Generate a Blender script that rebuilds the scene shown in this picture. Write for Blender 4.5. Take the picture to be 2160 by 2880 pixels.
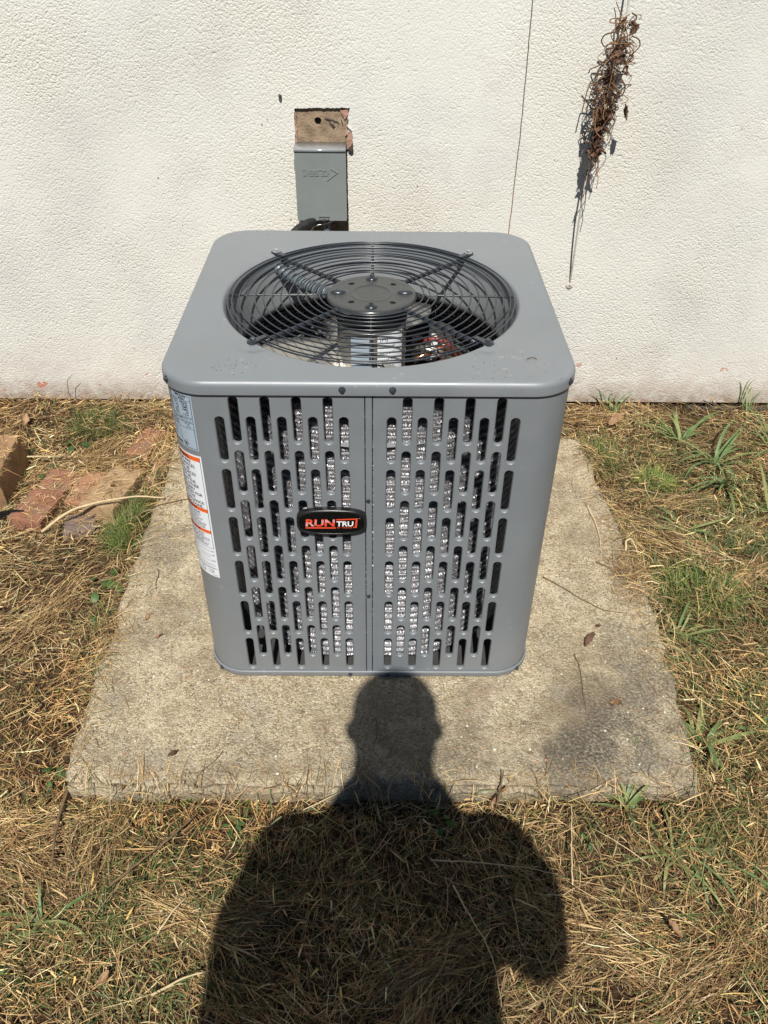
import bpy, bmesh, math, random
import numpy as np
from mathutils import Vector, Matrix
from mathutils.geometry import tessellate_polygon

R = math.radians
random.seed(7)
rng = np.random.default_rng(11)
scene = bpy.context.scene
for o in list(bpy.data.objects):
    bpy.data.objects.remove(o, do_unlink=True)
COL = scene.collection

# ------------------------------------------------------------------ camera
CAM = Vector((0.01662, -1.23378, 1.47357))
pitch, yaw, roll, FPX = R(38.6884), R(0.5701), R(0.6376), 2314.2
fw = Vector((math.sin(yaw) * math.cos(pitch), math.cos(yaw) * math.cos(pitch), -math.sin(pitch)))
rt = Vector((math.cos(yaw), -math.sin(yaw), 0))
up = rt.cross(fw)
rt2 = math.cos(roll) * rt + math.sin(roll) * up
up2 = -math.sin(roll) * rt + math.cos(roll) * up
cd = bpy.data.cameras.new('camera')
cam = bpy.data.objects.new('camera', cd)
COL.objects.link(cam)
cam.matrix_world = Matrix(((rt2.x, up2.x, -fw.x, CAM.x), (rt2.y, up2.y, -fw.y, CAM.y),
                           (rt2.z, up2.z, -fw.z, CAM.z), (0, 0, 0, 1)))
cd.sensor_fit = 'HORIZONTAL'
cd.sensor_width = 36
cd.lens = FPX / 2160 * 36
cd.clip_start = 0.005
cd.clip_end = 500
scene.camera = cam

# ------------------------------------------------------------------ sky, sun, exposure
SUN_EL, SUN_AZ = R(53.0), R(2.0)          # sun stands behind the photographer, a touch to the left
w = bpy.data.worlds.new('World')
scene.world = w
w.use_nodes = True
nt = w.node_tree
sky = nt.nodes.new('ShaderNodeTexSky')
sky.sky_type = 'NISHITA'
sky.sun_disc = False
sky.sun_elevation = SUN_EL
sky.sun_rotation = math.pi + SUN_AZ
sky.air_density = 0.55
sky.dust_density = 0.1
nt.nodes['Background'].inputs['Strength'].default_value = 0.05
nt.links.new(sky.outputs[0], nt.nodes['Background'].inputs['Color'])
sd = bpy.data.lights.new('sun', 'SUN')
sd.energy = 5.0
sd.angle = R(0.53)
sd.color = (1.0, 0.965, 0.905)
sun = bpy.data.objects.new('sun', sd)
COL.objects.link(sun)
sdir = Vector((math.sin(SUN_AZ) * math.cos(SUN_EL), math.cos(SUN_AZ) * math.cos(SUN_EL), -math.sin(SUN_EL)))
sun.rotation_euler = (-sdir).to_track_quat('Z', 'Y').to_euler()
sun.location = (0, -6, 8)
scene.view_settings.view_transform = 'Standard'
scene.view_settings.look = 'None'
scene.view_settings.gamma = 1
scene.view_settings.exposure = 0.18
scene.cycles.max_bounces = 6
scene.cycles.diffuse_bounces = 1
scene.cycles.glossy_bounces = 3
scene.cycles.transmission_bounces = 2
scene.render.resolution_x = 768
scene.render.resolution_y = 1024


# ------------------------------------------------------------------ helpers
def tag(o, label=None, cat=None, group=None, kind=None):
    if label: o['label'] = label
    if cat: o['category'] = cat
    if group: o['group'] = group
    if kind: o['kind'] = kind
    return o


def link(o, parent=None):
    COL.objects.link(o)
    if parent is not None:
        o.parent = parent
        base = parent
        off = Vector((0, 0, 0))
        o.matrix_parent_inverse = parent['_inv_m'] if False else WORLD[parent.name].inverted()
    WORLD[o.name] = (WORLD[parent.name] @ o.matrix_parent_inverse @ o.matrix_basis) if parent is not None else o.matrix_basis.copy()
    return o


WORLD = {}


def thing(name, loc, label, cat, group=None):
    o = bpy.data.objects.new(name, None)
    o.empty_display_size = 0.05
    o.matrix_basis = Matrix.Translation(Vector(loc))
    link(o)
    return tag(o, label, cat, group)


class MB:
    """collects geometry, then links it as one mesh object"""
    def __init__(s):
        s.v = []
        s.f = []

    def add(s, vs, fs):
        b = len(s.v)
        s.v += [tuple(p) for p in vs]
        s.f += [tuple(i + b for i in f) for f in fs]
        return s

    def quad(s, a, b, c, d):
        return s.add([a, b, c, d], [(0, 1, 2, 3)])

    def box(s, x0, x1, y0, y1, z0, z1, m=None):
        vs = [Vector((x, y, z)) for z in (z0, z1) for y in (y0, y1) for x in (x0, x1)]
        if m is not None: vs = [m @ p for p in vs]
        return s.add(vs, [(0, 2, 3, 1), (4, 5, 7, 6), (0, 1, 5, 4), (2, 6, 7, 3), (0, 4, 6, 2), (1, 3, 7, 5)])

    def tube(s, pts, rad, n=8, closed=False, caps=True):
        pts = [Vector(p) for p in pts]
        N = len(pts)
        rads = rad if hasattr(rad, '__len__') else [rad] * N
        ref = None
        rings = []
        for i, p in enumerate(pts):
            a = pts[(i - 1) % N] if (closed or i > 0) else p
            b = pts[(i + 1) % N] if (closed or i < N - 1) else p
            t = (b - a)
            t = t.normalized() if t.length > 1e-9 else Vector((0, 0, 1))
            if ref is None:
                ref = t.orthogonal().normalized()
            ref = (ref - t * ref.dot(t))
            ref = ref.normalized() if ref.length > 1e-6 else t.orthogonal().normalized()
            bi = t.cross(ref)
            rings.append([p + (ref * math.cos(2 * math.pi * k / n) + bi * math.sin(2 * math.pi * k / n)) * rads[i] for k in range(n)])
        b0 = len(s.v)
        for r_ in rings: s.v += [tuple(p) for p in r_]
        for i in range(N if closed else N - 1):
            j = (i + 1) % N
            for k in range(n):
                l = (k + 1) % n
                s.f.append((b0 + i * n + k, b0 + i * n + l, b0 + j * n + l, b0 + j * n + k))
        if caps and not closed:
            s.f.append(tuple(b0 + k for k in range(n))[::-1])
            s.f.append(tuple(b0 + (N - 1) * n + k for k in range(n)))
        return s

    def lathe(s, prof, cx, cy, n=48, a0=0, a1=2 * math.pi, caps=(False, False)):
        full = abs(a1 - a0 - 2 * math.pi) < 1e-6
        m = n if full else n + 1
        b0 = len(s.v)
        for (r_, z) in prof:
            for k in range(m):
                a = a0 + (a1 - a0) * k / n
                s.v.append((cx + r_ * math.cos(a), cy + r_ * math.sin(a), z))
        for i in range(len(prof) - 1):
            for k in range(n):
                l = (k + 1) % m
                s.f.append((b0 + i * m + k, b0 + i * m + l, b0 + (i + 1) * m + l, b0 + (i + 1) * m + k))
        if caps[0]: s.f.append(tuple(b0 + k for k in range(m))[::-1])
        if caps[1]: s.f.append(tuple(b0 + (len(prof) - 1) * m + k for k in range(m)))
        return s

    def prism(s, poly, axis, a, b, holes=()):
        """poly is 2-D; axis 'y' puts it in x,z between y=a (front) and y=b; 'z' in x,y"""
        def P(p, d): return (p[0], d, p[1]) if axis == 'y' else (p[0], p[1], d)
        loops = [list(poly)] + [list(h) for h in holes]
        flat = [p for l in loops for p in l]
        tris = tessellate_polygon([[Vector((p[0], p[1], 0)) for p in l] for l in loops])
        s.add([P(p, a) for p in flat], tris)
        s.add([P(p, b) for p in flat], [t[::-1] for t in tris])
        for l in loops:
            n = len(l)
            s.add([P(p, a) for p in l] + [P(p, b) for p in l], [(i, (i + 1) % n, n + (i + 1) % n, n + i) for i in range(n)])
        return s

    def hexbolt(s, c, nrm, r_=0.0042, h=0.0034):
        c = Vector(c); nrm = Vector(nrm).normalized()
        q = nrm.to_track_quat('Z', 'Y').to_matrix()
        def ring(rr, hh, n, ph=0): return [c + q @ Vector((rr * math.cos(2 * math.pi * k / n + ph), rr * math.sin(2 * math.pi * k / n + ph), hh)) for k in range(n)]
        for (prof, n) in (([(r_ * 1.45, -.001), (r_ * 1.45, .0006), (r_ * 1.1, .0013)], 14), ([(r_, .001), (r_, h), (r_ * .82, h + .001)], 6)):
            b = len(s.v)
            for rr, hh in prof: s.v += [tuple(p) for p in ring(rr, hh, n, .3)]
            for i in range(len(prof) - 1):
                for k in range(n):
                    l = (k + 1) % n
                    s.f.append((b + i * n + k, b + i * n + l, b + (i + 1) * n + l, b + (i + 1) * n + k))
            s.f.append(tuple(b + (len(prof) - 1) * n + k for k in range(n)))
        return s

    def build(s, name, mat, parent=None, smooth=True, angle=35, merge=True, origin=None, recalc=True):
        me = bpy.data.meshes.new(name)
        vs = s.v
        if origin is not None: vs = [(p[0] - origin[0], p[1] - origin[1], p[2] - origin[2]) for p in s.v]
        me.from_pydata(vs, [], s.f)
        if merge or recalc:
            bm = bmesh.new(); bm.from_mesh(me)
            if merge: bmesh.ops.remove_doubles(bm, verts=bm.verts, dist=1e-5)
            if recalc: bmesh.ops.recalc_face_normals(bm, faces=bm.faces)
            bm.to_mesh(me); bm.free()
        if smooth:
            me.polygons.foreach_set('use_smooth', [True] * len(me.polygons))
            if angle < 180: me.set_sharp_from_angle(angle=R(angle))
        me.update()
        if mat: me.materials.append(mat)
        o = bpy.data.objects.new(name, me)
        if origin is not None: o.matrix_basis = Matrix.Translation(Vector(origin))
        return link(o, parent)


# ------------------------------------------------------------------ materials
def newmat(name):
    m = bpy.data.materials.new(name)
    m.use_nodes = True
    t = m.node_tree
    return m, t, t.nodes['Principled BSDF']


def nd(t, typ, **kw):
    n = t.nodes.new(typ)
    for k, v in kw.items():
        if k in ('operation', 'blend_type', 'data_type', 'feature', 'noise_dimensions', 'attribute_name', 'interpolation_type', 'distance'):
            setattr(n, k, v)
        else:
            n.inputs[k].default_value = v
    return n


def coords(t):
    return t.nodes.new('ShaderNodeTexCoord').outputs['Object']


def noise(t, co, scale, detail=3, rough=.55, lac=2.0):
    n = nd(t, 'ShaderNodeTexNoise', Scale=scale, Detail=detail, Roughness=rough)
    t.links.new(co, n.inputs['Vector'])
    return n.outputs['Fac']


def ramp(t, fac, stops, interp='LINEAR'):
    n = t.nodes.new('ShaderNodeValToRGB')
    n.color_ramp.interpolation = interp
    el = n.color_ramp.elements
    el[0].position, el[0].color = stops[0][0], (*stops[0][1], 1)
    el[1].position, el[1].color = stops[1][0], (*stops[1][1], 1)
    for p, c in stops[2:]:
        e = el.new(p); e.color = (*c, 1)
    t.links.new(fac, n.inputs['Fac'])
    return n.outputs['Color']


def mixc(t, fac, a, b, blend='MIX'):
    n = t.nodes.new('ShaderNodeMix')
    n.data_type = 'RGBA'; n.blend_type = blend
    for sock, v in ((n.inputs[0], fac), (n.inputs[6], a), (n.inputs[7], b)):
        if hasattr(v, 'is_linked'): t.links.new(v, sock)
        elif isinstance(v, tuple): sock.default_value = (*v, 1)
        else: sock.default_value = v
    return n.outputs[2]


def mathn(t, op, a, b=None, clamp=False):
    n = t.nodes.new('ShaderNodeMath'); n.operation = op; n.use_clamp = clamp
    for sock, v in ((n.inputs[0], a), (n.inputs[1], b)):
        if v is None: continue
        if hasattr(v, 'is_linked'): t.links.new(v, sock)
        else: sock.default_value = v
    return n.outputs[0]


def maprange(t, v, a, b, c=0, d=1):
    n = t.nodes.new('ShaderNodeMapRange'); n.clamp = True
    t.links.new(v, n.inputs[0])
    for i, x in zip((1, 2, 3, 4), (a, b, c, d)): n.inputs[i].default_value = x
    return n.outputs[0]


def bump(t, bsdf, h, strength=.5, dist=.002, prev=None):
    n = t.nodes.new('ShaderNodeBump')
    n.inputs['Strength'].default_value = strength
    n.inputs['Distance'].default_value = dist
    t.links.new(h, n.inputs['Height'])
    if prev: t.links.new(prev, n.inputs['Normal'])
    t.links.new(n.outputs[0], bsdf.inputs['Normal'])
    return n.outputs[0]


def simple(name, col, rough=.5, metal=0, var=.12, vscale=30, bscale=0, bstr=.3, bdist=.001, spec=.5):
    m, t, b = newmat(name)
    co = coords(t)
    f = noise(t, co, vscale, 4)
    c = ramp(t, f, [(.3, tuple(x * (1 - var) for x in col)), (.7, tuple(min(1, x * (1 + var)) for x in col))])
    t.links.new(c, b.inputs['Base Color'])
    t.links.new(maprange(t, f, .3, .7, max(0, rough - .06), min(1, rough + .06)), b.inputs['Roughness'])
    b.inputs['Metallic'].default_value = metal
    b.inputs['Specular IOR Level'].default_value = spec
    if bscale: bump(t, b, noise(t, co, bscale, 3), bstr, bdist)
    return m


M = {}
# painted steel of the unit
def painted(name, col, rough=.42):
    m, t, b = newmat(name)
    co = coords(t)
    smud = noise(t, co, 6, 5, .6)
    c = ramp(t, smud, [(.25, tuple(x * .94 for x in col)), (.75, tuple(x * 1.05 for x in col))])
    dust = maprange(t, noise(t, co, 260, 2), .66, .74)
    dust2 = mathn(t, 'MULTIPLY', dust, maprange(t, noise(t, co, 9, 3), .5, .7))
    c = mixc(t, mathn(t, 'MULTIPLY', dust2, .45), c, (.42, .40, .36))
    film = maprange(t, noise(t, co, 3.5, 6, .7), .48, .75)
    c = mixc(t, mathn(t, 'MULTIPLY', film, .16), c, (.36, .355, .34))
    wv = nd(t, 'ShaderNodeTexVoronoi', Scale=42.0); t.links.new(co, wv.inputs['Vector'])
    spot = mathn(t, 'MULTIPLY', maprange(t, wv.outputs['Distance'], .22, .16), maprange(t, noise(t, co, 11, 2), .58, .66))
    c = mixc(t, mathn(t, 'MULTIPLY', spot, .22), c, (.42, .41, .38))
    t.links.new(c, b.inputs['Base Color'])
    t.links.new(mathn(t, 'ADD', maprange(t, smud, .3, .7, rough - .08, rough + .08), mathn(t, 'MULTIPLY', film, .12)), b.inputs['Roughness'])
    b.inputs['Specular IOR Level'].default_value = .85
    n0 = bump(t, b, noise(t, co, 900, 2), .06, .0004)
    bump(t, b, noise(t, co, 5, 3), .35, .006, n0)
    return m


M['paint'] = painted('grey_painted_steel', (.184, .202, .216))
M['paint_lit'] = painted('grey_painted_steel_lit', (.215, .228, .24), .34)  # same paint made lighter, so the shroud's brightness sits in the colour
M['bolt'] = simple('dark_zinc_bolt', (.08, .09, .105), .35, .6)
M['grille'] = simple('dark_blue_grey_coated_wire', (.026, .032, .040), .28, 0, .1, 20, spec=.6)
M['hub'] = simple('dark_grey_coated_plate', (.040, .043, .045), .26, 0, .1, 20, spec=.5)
M['black'] = simple('black_plastic', (.012, .012, .013), .3, 0, .1, 60, 500, .15, .0004)
M['blackgloss'] = simple('black_gloss_badge', (.006, .006, .006), .12, 0, .1, 60)
M['red'] = simple('orange_red_print', (.72, .075, .03), .4, 0, .03)
M['white'] = simple('white_print', (.82, .82, .82), .4, 0, .03)
M['ink'] = simple('black_ink', (.015, .016, .02), .5, 0, .05)
M['label_white'] = simple('white_label_stock', (.74, .77, .80), .4, 0, .03)
M['label_silver'] = simple('silver_blue_label_stock', (.40, .49, .58), .38, .15, .03)
M['label_band'] = simple('orange_label_band', (.80, .13, .02), .45, 0, .03)
M['label_dark'] = simple('dark_label_band', (.09, .08, .085), .5, 0, .03)
M['boxgrey'] = simple('grey_green_powder_coat', (.215, .235, .228), .42, 0, .05, 12, 700, .08, .0003)
M['boxlip'] = simple('highlit_folded_edge', (.34, .36, .37), .2, .3, .05, 12)  # lighter than the box: the edge's highlight is put into the colour
M['galv'] = simple('galvanised_edge', (.5, .52, .54), .3, .7, .1, 40)
M['conduit'] = simple('grey_conduit', (.12, .145, .165), .35, 0, .12, 60)
M['rubber'] = simple('black_conduit', (.02, .02, .021), .45, 0, .2, 60)
M['steel'] = simple('silver_motor_shell', (.48, .46, .42), .28, .85, .12, 25)
M['bladem'] = simple('aluminium_fan_blade', (.52, .50, .46), .33, .8, .12, 12)
M['copper'] = simple('copper_pipe', (.55, .24, .13), .3, .9, .2, 30)
M['redwire'] = simple('red_wire_sleeve', (.20, .045, .04), .4)
M['darkpan'] = simple('dark_inner_panel', (.05, .05, .05), .6)

m, t, b = newmat('aluminium_spine_fin')
b.inputs['Base Color'].default_value = (.66, .66, .68, 1)
b.inputs['Metallic'].default_value = 1
b.inputs['Roughness'].default_value = .48
M['fin'] = m
M['fincore'] = simple('dull_aluminium_tube', (.16, .16, .165), .5, .7)

# stucco wall
m, t, b = newmat('cream_stucco')
co = coords(t)
big = noise(t, co, 1.6, 4, .6)
c = ramp(t, big, [(.30, (.625, .61, .565)), (.45, (.695, .685, .625)), (.62, (.735, .725, .66)), (.8, (.675, .66, .62))])
st = maprange(t, noise(t, co, 3.3, 5, .65), .56, .74)
c = mixc(t, mathn(t, 'MULTIPLY', st, .42), c, (.55, .505, .50))
lil = maprange(t, noise(t, co, 1.9, 6, .65), .55, .72)
c = mixc(t, mathn(t, 'MULTIPLY', lil, .35), c, (.56, .56, .60))
st2 = maprange(t, noise(t, co, 1.1, 3, .6), .56, .68)
c = mixc(t, mathn(t, 'MULTIPLY', st2, .25), c, (.78, .72, .56))
sep = t.nodes.new('ShaderNodeSeparateXYZ'); t.links.new(co, sep.inputs[0])
# red underpaint and soil splashed along the foot of the wall
low = maprange(t, sep.outputs[2], .22, -.03)
lown = mathn(t, 'MULTIPLY', low, maprange(t, noise(t, co, 14, 5, .7), .36, .64))
c = mixc(t, mathn(t, 'MULTIPLY', lown, .55), c, (.46, .32, .245))
c = mixc(t, mathn(t, 'MULTIPLY', maprange(t, sep.outputs[2], .05, -.03), maprange(t, noise(t, co, 40, 4, .7), .3, .6, .2, .8)), c, (.27, .19, .13))
chip = mathn(t, 'MULTIPLY', maprange(t, noise(t, co, 22, 2, .5), .705, .72), maprange(t, sep.outputs[2], .22, .06))
c = mixc(t, chip, c, (.52, .24, .17))
pit = maprange(t, noise(t, co, 240, 2), .70, .76)
c = mixc(t, mathn(t, 'MULTIPLY', pit, .35), c, (.40, .36, .30))
t.links.new(c, b.inputs['Base Color'])
b.inputs['Roughness'].default_value = .75
b.inputs['Specular IOR Level'].default_value = .25
v = nd(t, 'ShaderNodeTexVoronoi', Scale=172.0); v.feature = 'F1'
wco = nd(t, 'ShaderNodeVectorMath', operation='ADD')
nz3 = nd(t, 'ShaderNodeTexNoise', Scale=60.0, Detail=2.0)
t.links.new(co, nz3.inputs['Vector'])
sc = nd(t, 'ShaderNodeVectorMath', operation='SCALE'); sc.inputs['Scale'].default_value = .012
t.links.new(nz3.outputs['Color'], sc.inputs[0])
t.links.new(co, wco.inputs[0]); t.links.new(sc.outputs[0], wco.inputs[1])
t.links.new(wco.outputs[0], v.inputs['Vector'])
h1 = mathn(t, 'SUBTRACT', 1.0, mathn(t, 'MULTIPLY', v.outputs['Distance'], v.outputs['Distance']))
h = mathn(t, 'ADD', mathn(t, 'MULTIPLY', h1, 1.0), mathn(t, 'MULTIPLY', noise(t, co, 330, 4, .65), 1.1))
amp = maprange(t, noise(t, co, 2.2, 4), .32, .68, .30, 1.05)
h = mathn(t, 'MULTIPLY', h, amp)
n1 = bump(t, b, h, .78, .0030)
M['stucco'] = m

M['patch'] = simple('bare_brown_render', (.30, .22, .145), .9, 0, .35, 40, 240, .8, .004, spec=.2)
M['redpaint'] = simple('old_salmon_paint', (.40, .23, .17), .8, 0, .35, 80, 200, .8, .004, spec=.2)
m, t, b = newmat('crack_bottom')
co = coords(t)
sep = t.nodes.new('ShaderNodeSeparateXYZ'); t.links.new(co, sep.inputs[0])
c = mixc(t, maprange(t, mathn(t, 'ADD', sep.outputs[2], mathn(t, 'MULTIPLY', noise(t, co, 8, 4), .3)), .95, .70), (.17, .13, .11), (.42, .16, .12))
t.links.new(c, b.inputs['Base Color']); b.inputs['Roughness'].default_value = .95
M['crackm'] = m
M['voidm'] = simple('cavity_shade', (.012, .011, .010), .95, 0, .1, spec=.1)  # near-black base colour stands in for the dark inside holes
M['found'] = simple('shaded_sill', (.07, .06, .05), .9, 0, .3, 20, spec=.2)  # base colour darkened for the shaded gap under the wall panels

# exposed-aggregate concrete
m, t, b = newmat('weathered_concrete')
co = coords(t)
f1 = noise(t, co, 5, 5, .6)
c = ramp(t, f1, [(.32, (.36, .27, .155)), (.5, (.57, .455, .285)), (.66, (.74, .62, .42))])
nzw = nd(t, 'ShaderNodeTexNoise', Scale=260.0, Detail=2.0); t.links.new(co, nzw.inputs['Vector'])
wq = nd(t, 'ShaderNodeVectorMath', operation='SCALE'); wq.inputs['Scale'].default_value = .008
t.links.new(nzw.outputs['Color'], wq.inputs[0])
wq2 = nd(t, 'ShaderNodeVectorMath', operation='ADD'); t.links.new(co, wq2.inputs[0]); t.links.new(wq.outputs[0], wq2.inputs[1])
vor = nd(t, 'ShaderNodeTexVoronoi', Scale=260.0); t.links.new(wq2.outputs[0], vor.inputs['Vector'])
sx = t.nodes.new('ShaderNodeSeparateColor'); t.links.new(vor.outputs['Color'], sx.inputs[0])
agg = ramp(t, sx.outputs[0], [(0, (.075, .052, .03)), (.22, (.20, .145, .08)), (.5, (.46, .365, .22)), (.75, (.68, .57, .385)), (1, (.86, .77, .58))])
c = mixc(t, mathn(t, 'MULTIPLY', maprange(t, noise(t, co, 35, 3), .35, .65, .35, .8), 1.0), c, agg)
sp = noise(t, co, 340, 5, .8)
c = mixc(t, maprange(t, sp, .51, .64, 0, .9), c, (.88, .79, .60))
c = mixc(t, maprange(t, sp, .47, .32, 0, .85), c, (.08, .056, .032))
mot = noise(t, co, 26, 6, .75)
c = mixc(t, maprange(t, mot, .54, .70, 0, .45), c, (.22, .165, .10))
c = mixc(t, maprange(t, mot, .46, .34, 0, .35), c, (.80, .71, .53))
vor2 = nd(t, 'ShaderNodeTexVoronoi', Scale=85.0); t.links.new(co, vor2.inputs['Vector'])
sx2 = t.nodes.new('ShaderNodeSeparateColor'); t.links.new(vor2.outputs['Color'], sx2.inputs[0])
bigst = mathn(t, 'MULTIPLY', maprange(t, sx2.outputs[1], .84, .86), maprange(t, vor2.outputs['Distance'], .42, .36))
c = mixc(t, mathn(t, 'MULTIPLY', bigst, .7), c, ramp(t, sx2.outputs[0], [(0, (.30, .15, .08)), (.35, (.42, .30, .19)), (.6, (.62, .55, .44)), (1, (.25, .20, .15))]))
blot = noise(t, co, 3.2, 6, .7)
c = mixc(t, maprange(t, blot, .48, .64, 0, .6), c, (.23, .175, .11))
pk = noise(t, co, 5.5, 6, .7)
c = mixc(t, maprange(t, pk, .56, .70, 0, .5), c, (.36, .25, .18))
c = mixc(t, maprange(t, pk, .44, .30, 0, .5), c, (.42, .40, .35))
# lichen and soot stains that lie on the slab
nzc = nd(t, 'ShaderNodeTexNoise', Scale=9.0, Detail=5.0); t.links.new(co, nzc.inputs['Vector'])
wsc = nd(t, 'ShaderNodeVectorMath', operation='SCALE'); wsc.inputs['Scale'].default_value = .34
t.links.new(nzc.outputs['Color'], wsc.inputs[0])
wad = nd(t, 'ShaderNodeVectorMath', operation='ADD'); t.links.new(co, wad.inputs[0]); t.links.new(wsc.outputs[0], wad.inputs[1])
fine = noise(t, co, 170, 3, .7)
for (px, py, rr, k) in ((.54, -.16, .15, .85), (.64, -.02, .10, .7), (.42, -.22, .12, .7), (.62, .13, .09, .5), (-.03, -.26, .10, .6), (-.28, -.24, .08, .5), (.18, -.25, .13, .6), (-.56, .45, .11, .5), (-.45, -.24, .1, .35), (-.57, -.05, .07, .4), (.66, .35, .08, .5), (.60, .70, .08, .3), (-.25, -.12, .06, .25)):
    dn = nd(t, 'ShaderNodeVectorMath', operation='DISTANCE')
    dn.inputs[1].default_value = (px + .17, py + .17, .17)
    t.links.new(wad.outputs[0], dn.inputs[0])
    msk = mathn(t, 'MULTIPLY', maprange(t, dn.outputs['Value'], rr * 1.15, rr * .45), maprange(t, fine, .38, .60, .25, 1))
    c = mixc(t, mathn(t, 'MULTIPLY', msk, k), c, (.075, .072, .065))
t.links.new(c, b.inputs['Base Color'])
b.inputs['Roughness'].default_value = .9
b.inputs['Specular IOR Level'].default_value = .25
h = mathn(t, 'ADD', mathn(t, 'MULTIPLY', vor.outputs['Distance'], -.6), mathn(t, 'MULTIPLY', noise(t, co, 150, 5, .7), 1.2))
n1 = bump(t, b, h, 1.0, .005)
bump(t, b, noise(t, co, 12, 4), .6, .01, n1)
M['concrete'] = m

# soil
m, t, b = newmat('dry_soil')
co = coords(t)
c = ramp(t, noise(t, co, 9, 6, .65), [(.3, (.035, .021, .012)), (.5, (.065, .040, .023)), (.72, (.11, .068, .040))])
c = mixc(t, maprange(t, noise(t, co, 120, 3), .55, .7, 0, .6), c, (.26, .18, .10))
t.links.new(c, b.inputs['Base Color'])
b.inputs['Roughness'].default_value = 1
b.inputs['Specular IOR Level'].default_value = .1
bump(t, b, noise(t, co, 60, 6, .7), 1, .02)
M['soil'] = m


def bladeMat(name, trans, rough=.55):
    m, t, b = newmat(name)
    a = t.nodes.new('ShaderNodeAttribute'); a.attribute_name = 'tint'
    co = coords(t)
    c = mixc(t, mathn(t, 'MULTIPLY', noise(t, co, 300, 2), .35), a.outputs['Color'], (.06, .045, .025))
    t.links.new(c, b.inputs['Base Color'])
    b.inputs['Roughness'].default_value = rough
    b.inputs['Specular IOR Level'].default_value = .3
    if trans == 0: return m
    tr = t.nodes.new('ShaderNodeBsdfTranslucent'); t.links.new(a.outputs['Color'], tr.inputs['Color'])
    mx = t.nodes.new('ShaderNodeMixShader'); mx.inputs[0].default_value = trans
    t.links.new(b.outputs[0], mx.inputs[1]); t.links.new(tr.outputs[0], mx.inputs[2])
    t.links.new(mx.outputs[0], t.nodes['Material Output'].inputs['Surface'])
    return m


M['straw'] = bladeMat('dry_straw', 0, .6)
M['grass'] = bladeMat('green_grass', .25, .5)


def leafMat(name, c1, c2, trans=.3, rough=.5):
    m, t, b = newmat(name)
    co = coords(t)
    c = ramp(t, noise(t, co, 45, 4), [(.35, c1), (.65, c2)])
    t.links.new(c, b.inputs['Base Color'])
    b.inputs['Roughness'].default_value = rough
    bump(t, b, noise(t, co, 350, 2), .2, .001)
    tr = t.nodes.new('ShaderNodeBsdfTranslucent'); t.links.new(c, tr.inputs['Color'])
    mx = t.nodes.new('ShaderNodeMixShader'); mx.inputs[0].default_value = trans
    t.links.new(b.outputs[0], mx.inputs[1]); t.links.new(tr.outputs[0], mx.inputs[2])
    t.links.new(mx.outputs[0], t.nodes['Material Output'].inputs['Surface'])
    return m


M['crab'] = leafMat('broad_grass_leaf', (.115, .19, .06), (.20, .29, .11))
M['crab2'] = leafMat('yellowing_grass_leaf', (.20, .26, .08), (.34, .35, .15))
M['weed'] = leafMat('weed_leaf', (.045, .11, .025), (.10, .19, .045))
M['deadleaf'] = leafMat('brown_dead_leaf', (.07, .036, .022), (.17, .085, .048), .12, .7)
M['deadleaf2'] = leafMat('tan_dead_leaf', (.28, .15, .075), (.42, .27, .15), .2, .7)
M['twig'] = simple('dead_twig', (.16, .105, .06), .8, 0, .3, 80, spec=.2)
M['stalk'] = simple('bleached_stalk', (.55, .43, .25), .7, 0, .15, 80, spec=.2)
M['vine'] = simple('dried_brown_vine', (.12, .06, .03), .7, 0, .35, 60, spec=.3)
M['vine2'] = simple('dried_tan_vine', (.25, .14, .065), .7, 0, .3, 60, spec=.3)
M['cable'] = simple('painted_cable', (.56, .53, .46), .6, 0, .12, 60)


def brickMat(name, c1, c2, dirt=(.16, .12, .08), amt=.5):
    m, t, b = newmat(name)
    co = coords(t)
    c = ramp(t, noise(t, co, 22, 5, .65), [(.3, c1), (.7, c2)])
    d = maprange(t, noise(t, co, 14, 5, .7), .48, .66)
    c = mixc(t, mathn(t, 'MULTIPLY', d, amt), c, dirt)
    t.links.new(c, b.inputs['Base Color'])
    b.inputs['Roughness'].default_value = .9
    b.inputs['Specular IOR Level'].default_value = .2
    bump(t, b, noise(t, co, 140, 5, .7), .8, .004)
    return m


M['brick_red'] = brickMat('red_brick', (.24, .105, .065), (.35, .17, .11), (.19, .14, .095), .85)
M['brick_or'] = brickMat('orange_brick', (.34, .17, .095), (.43, .235, .14), (.20, .15, .10), .7)
M['brick_tan'] = brickMat('tan_brick', (.36, .235, .13), (.45, .31, .18), (.20, .145, .095), .7)
M['brick_br'] = brickMat('brown_block', (.27, .15, .08), (.38, .23, .125), (.10, .075, .055), .6)
M['brick_dk'] = brickMat('purple_grey_brick', (.16, .12, .11), (.24, .18, .16))

# ------------------------------------------------------------------ ground
W_, D_, H_ = .740, .729, .768
YW = 1.285                         # face of the wall


def _h(ix, iy, s):
    v_ = np.sin(ix * 127.1 + iy * 311.7 + s * 74.7) * 43758.5453
    return v_ - np.floor(v_)


def vn(x, y, sc_, s=0):
    x = np.asarray(x, float) * sc_; y = np.asarray(y, float) * sc_
    ix, iy = np.floor(x), np.floor(y); fx, fy = x - ix, y - iy
    fx = fx * fx * (3 - 2 * fx); fy = fy * fy * (3 - 2 * fy)
    return (_h(ix, iy, s) * (1 - fx) + _h(ix + 1, iy, s) * fx) * (1 - fy) + (_h(ix, iy + 1, s) * (1 - fx) + _h(ix + 1, iy + 1, s) * fx) * fy


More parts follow.
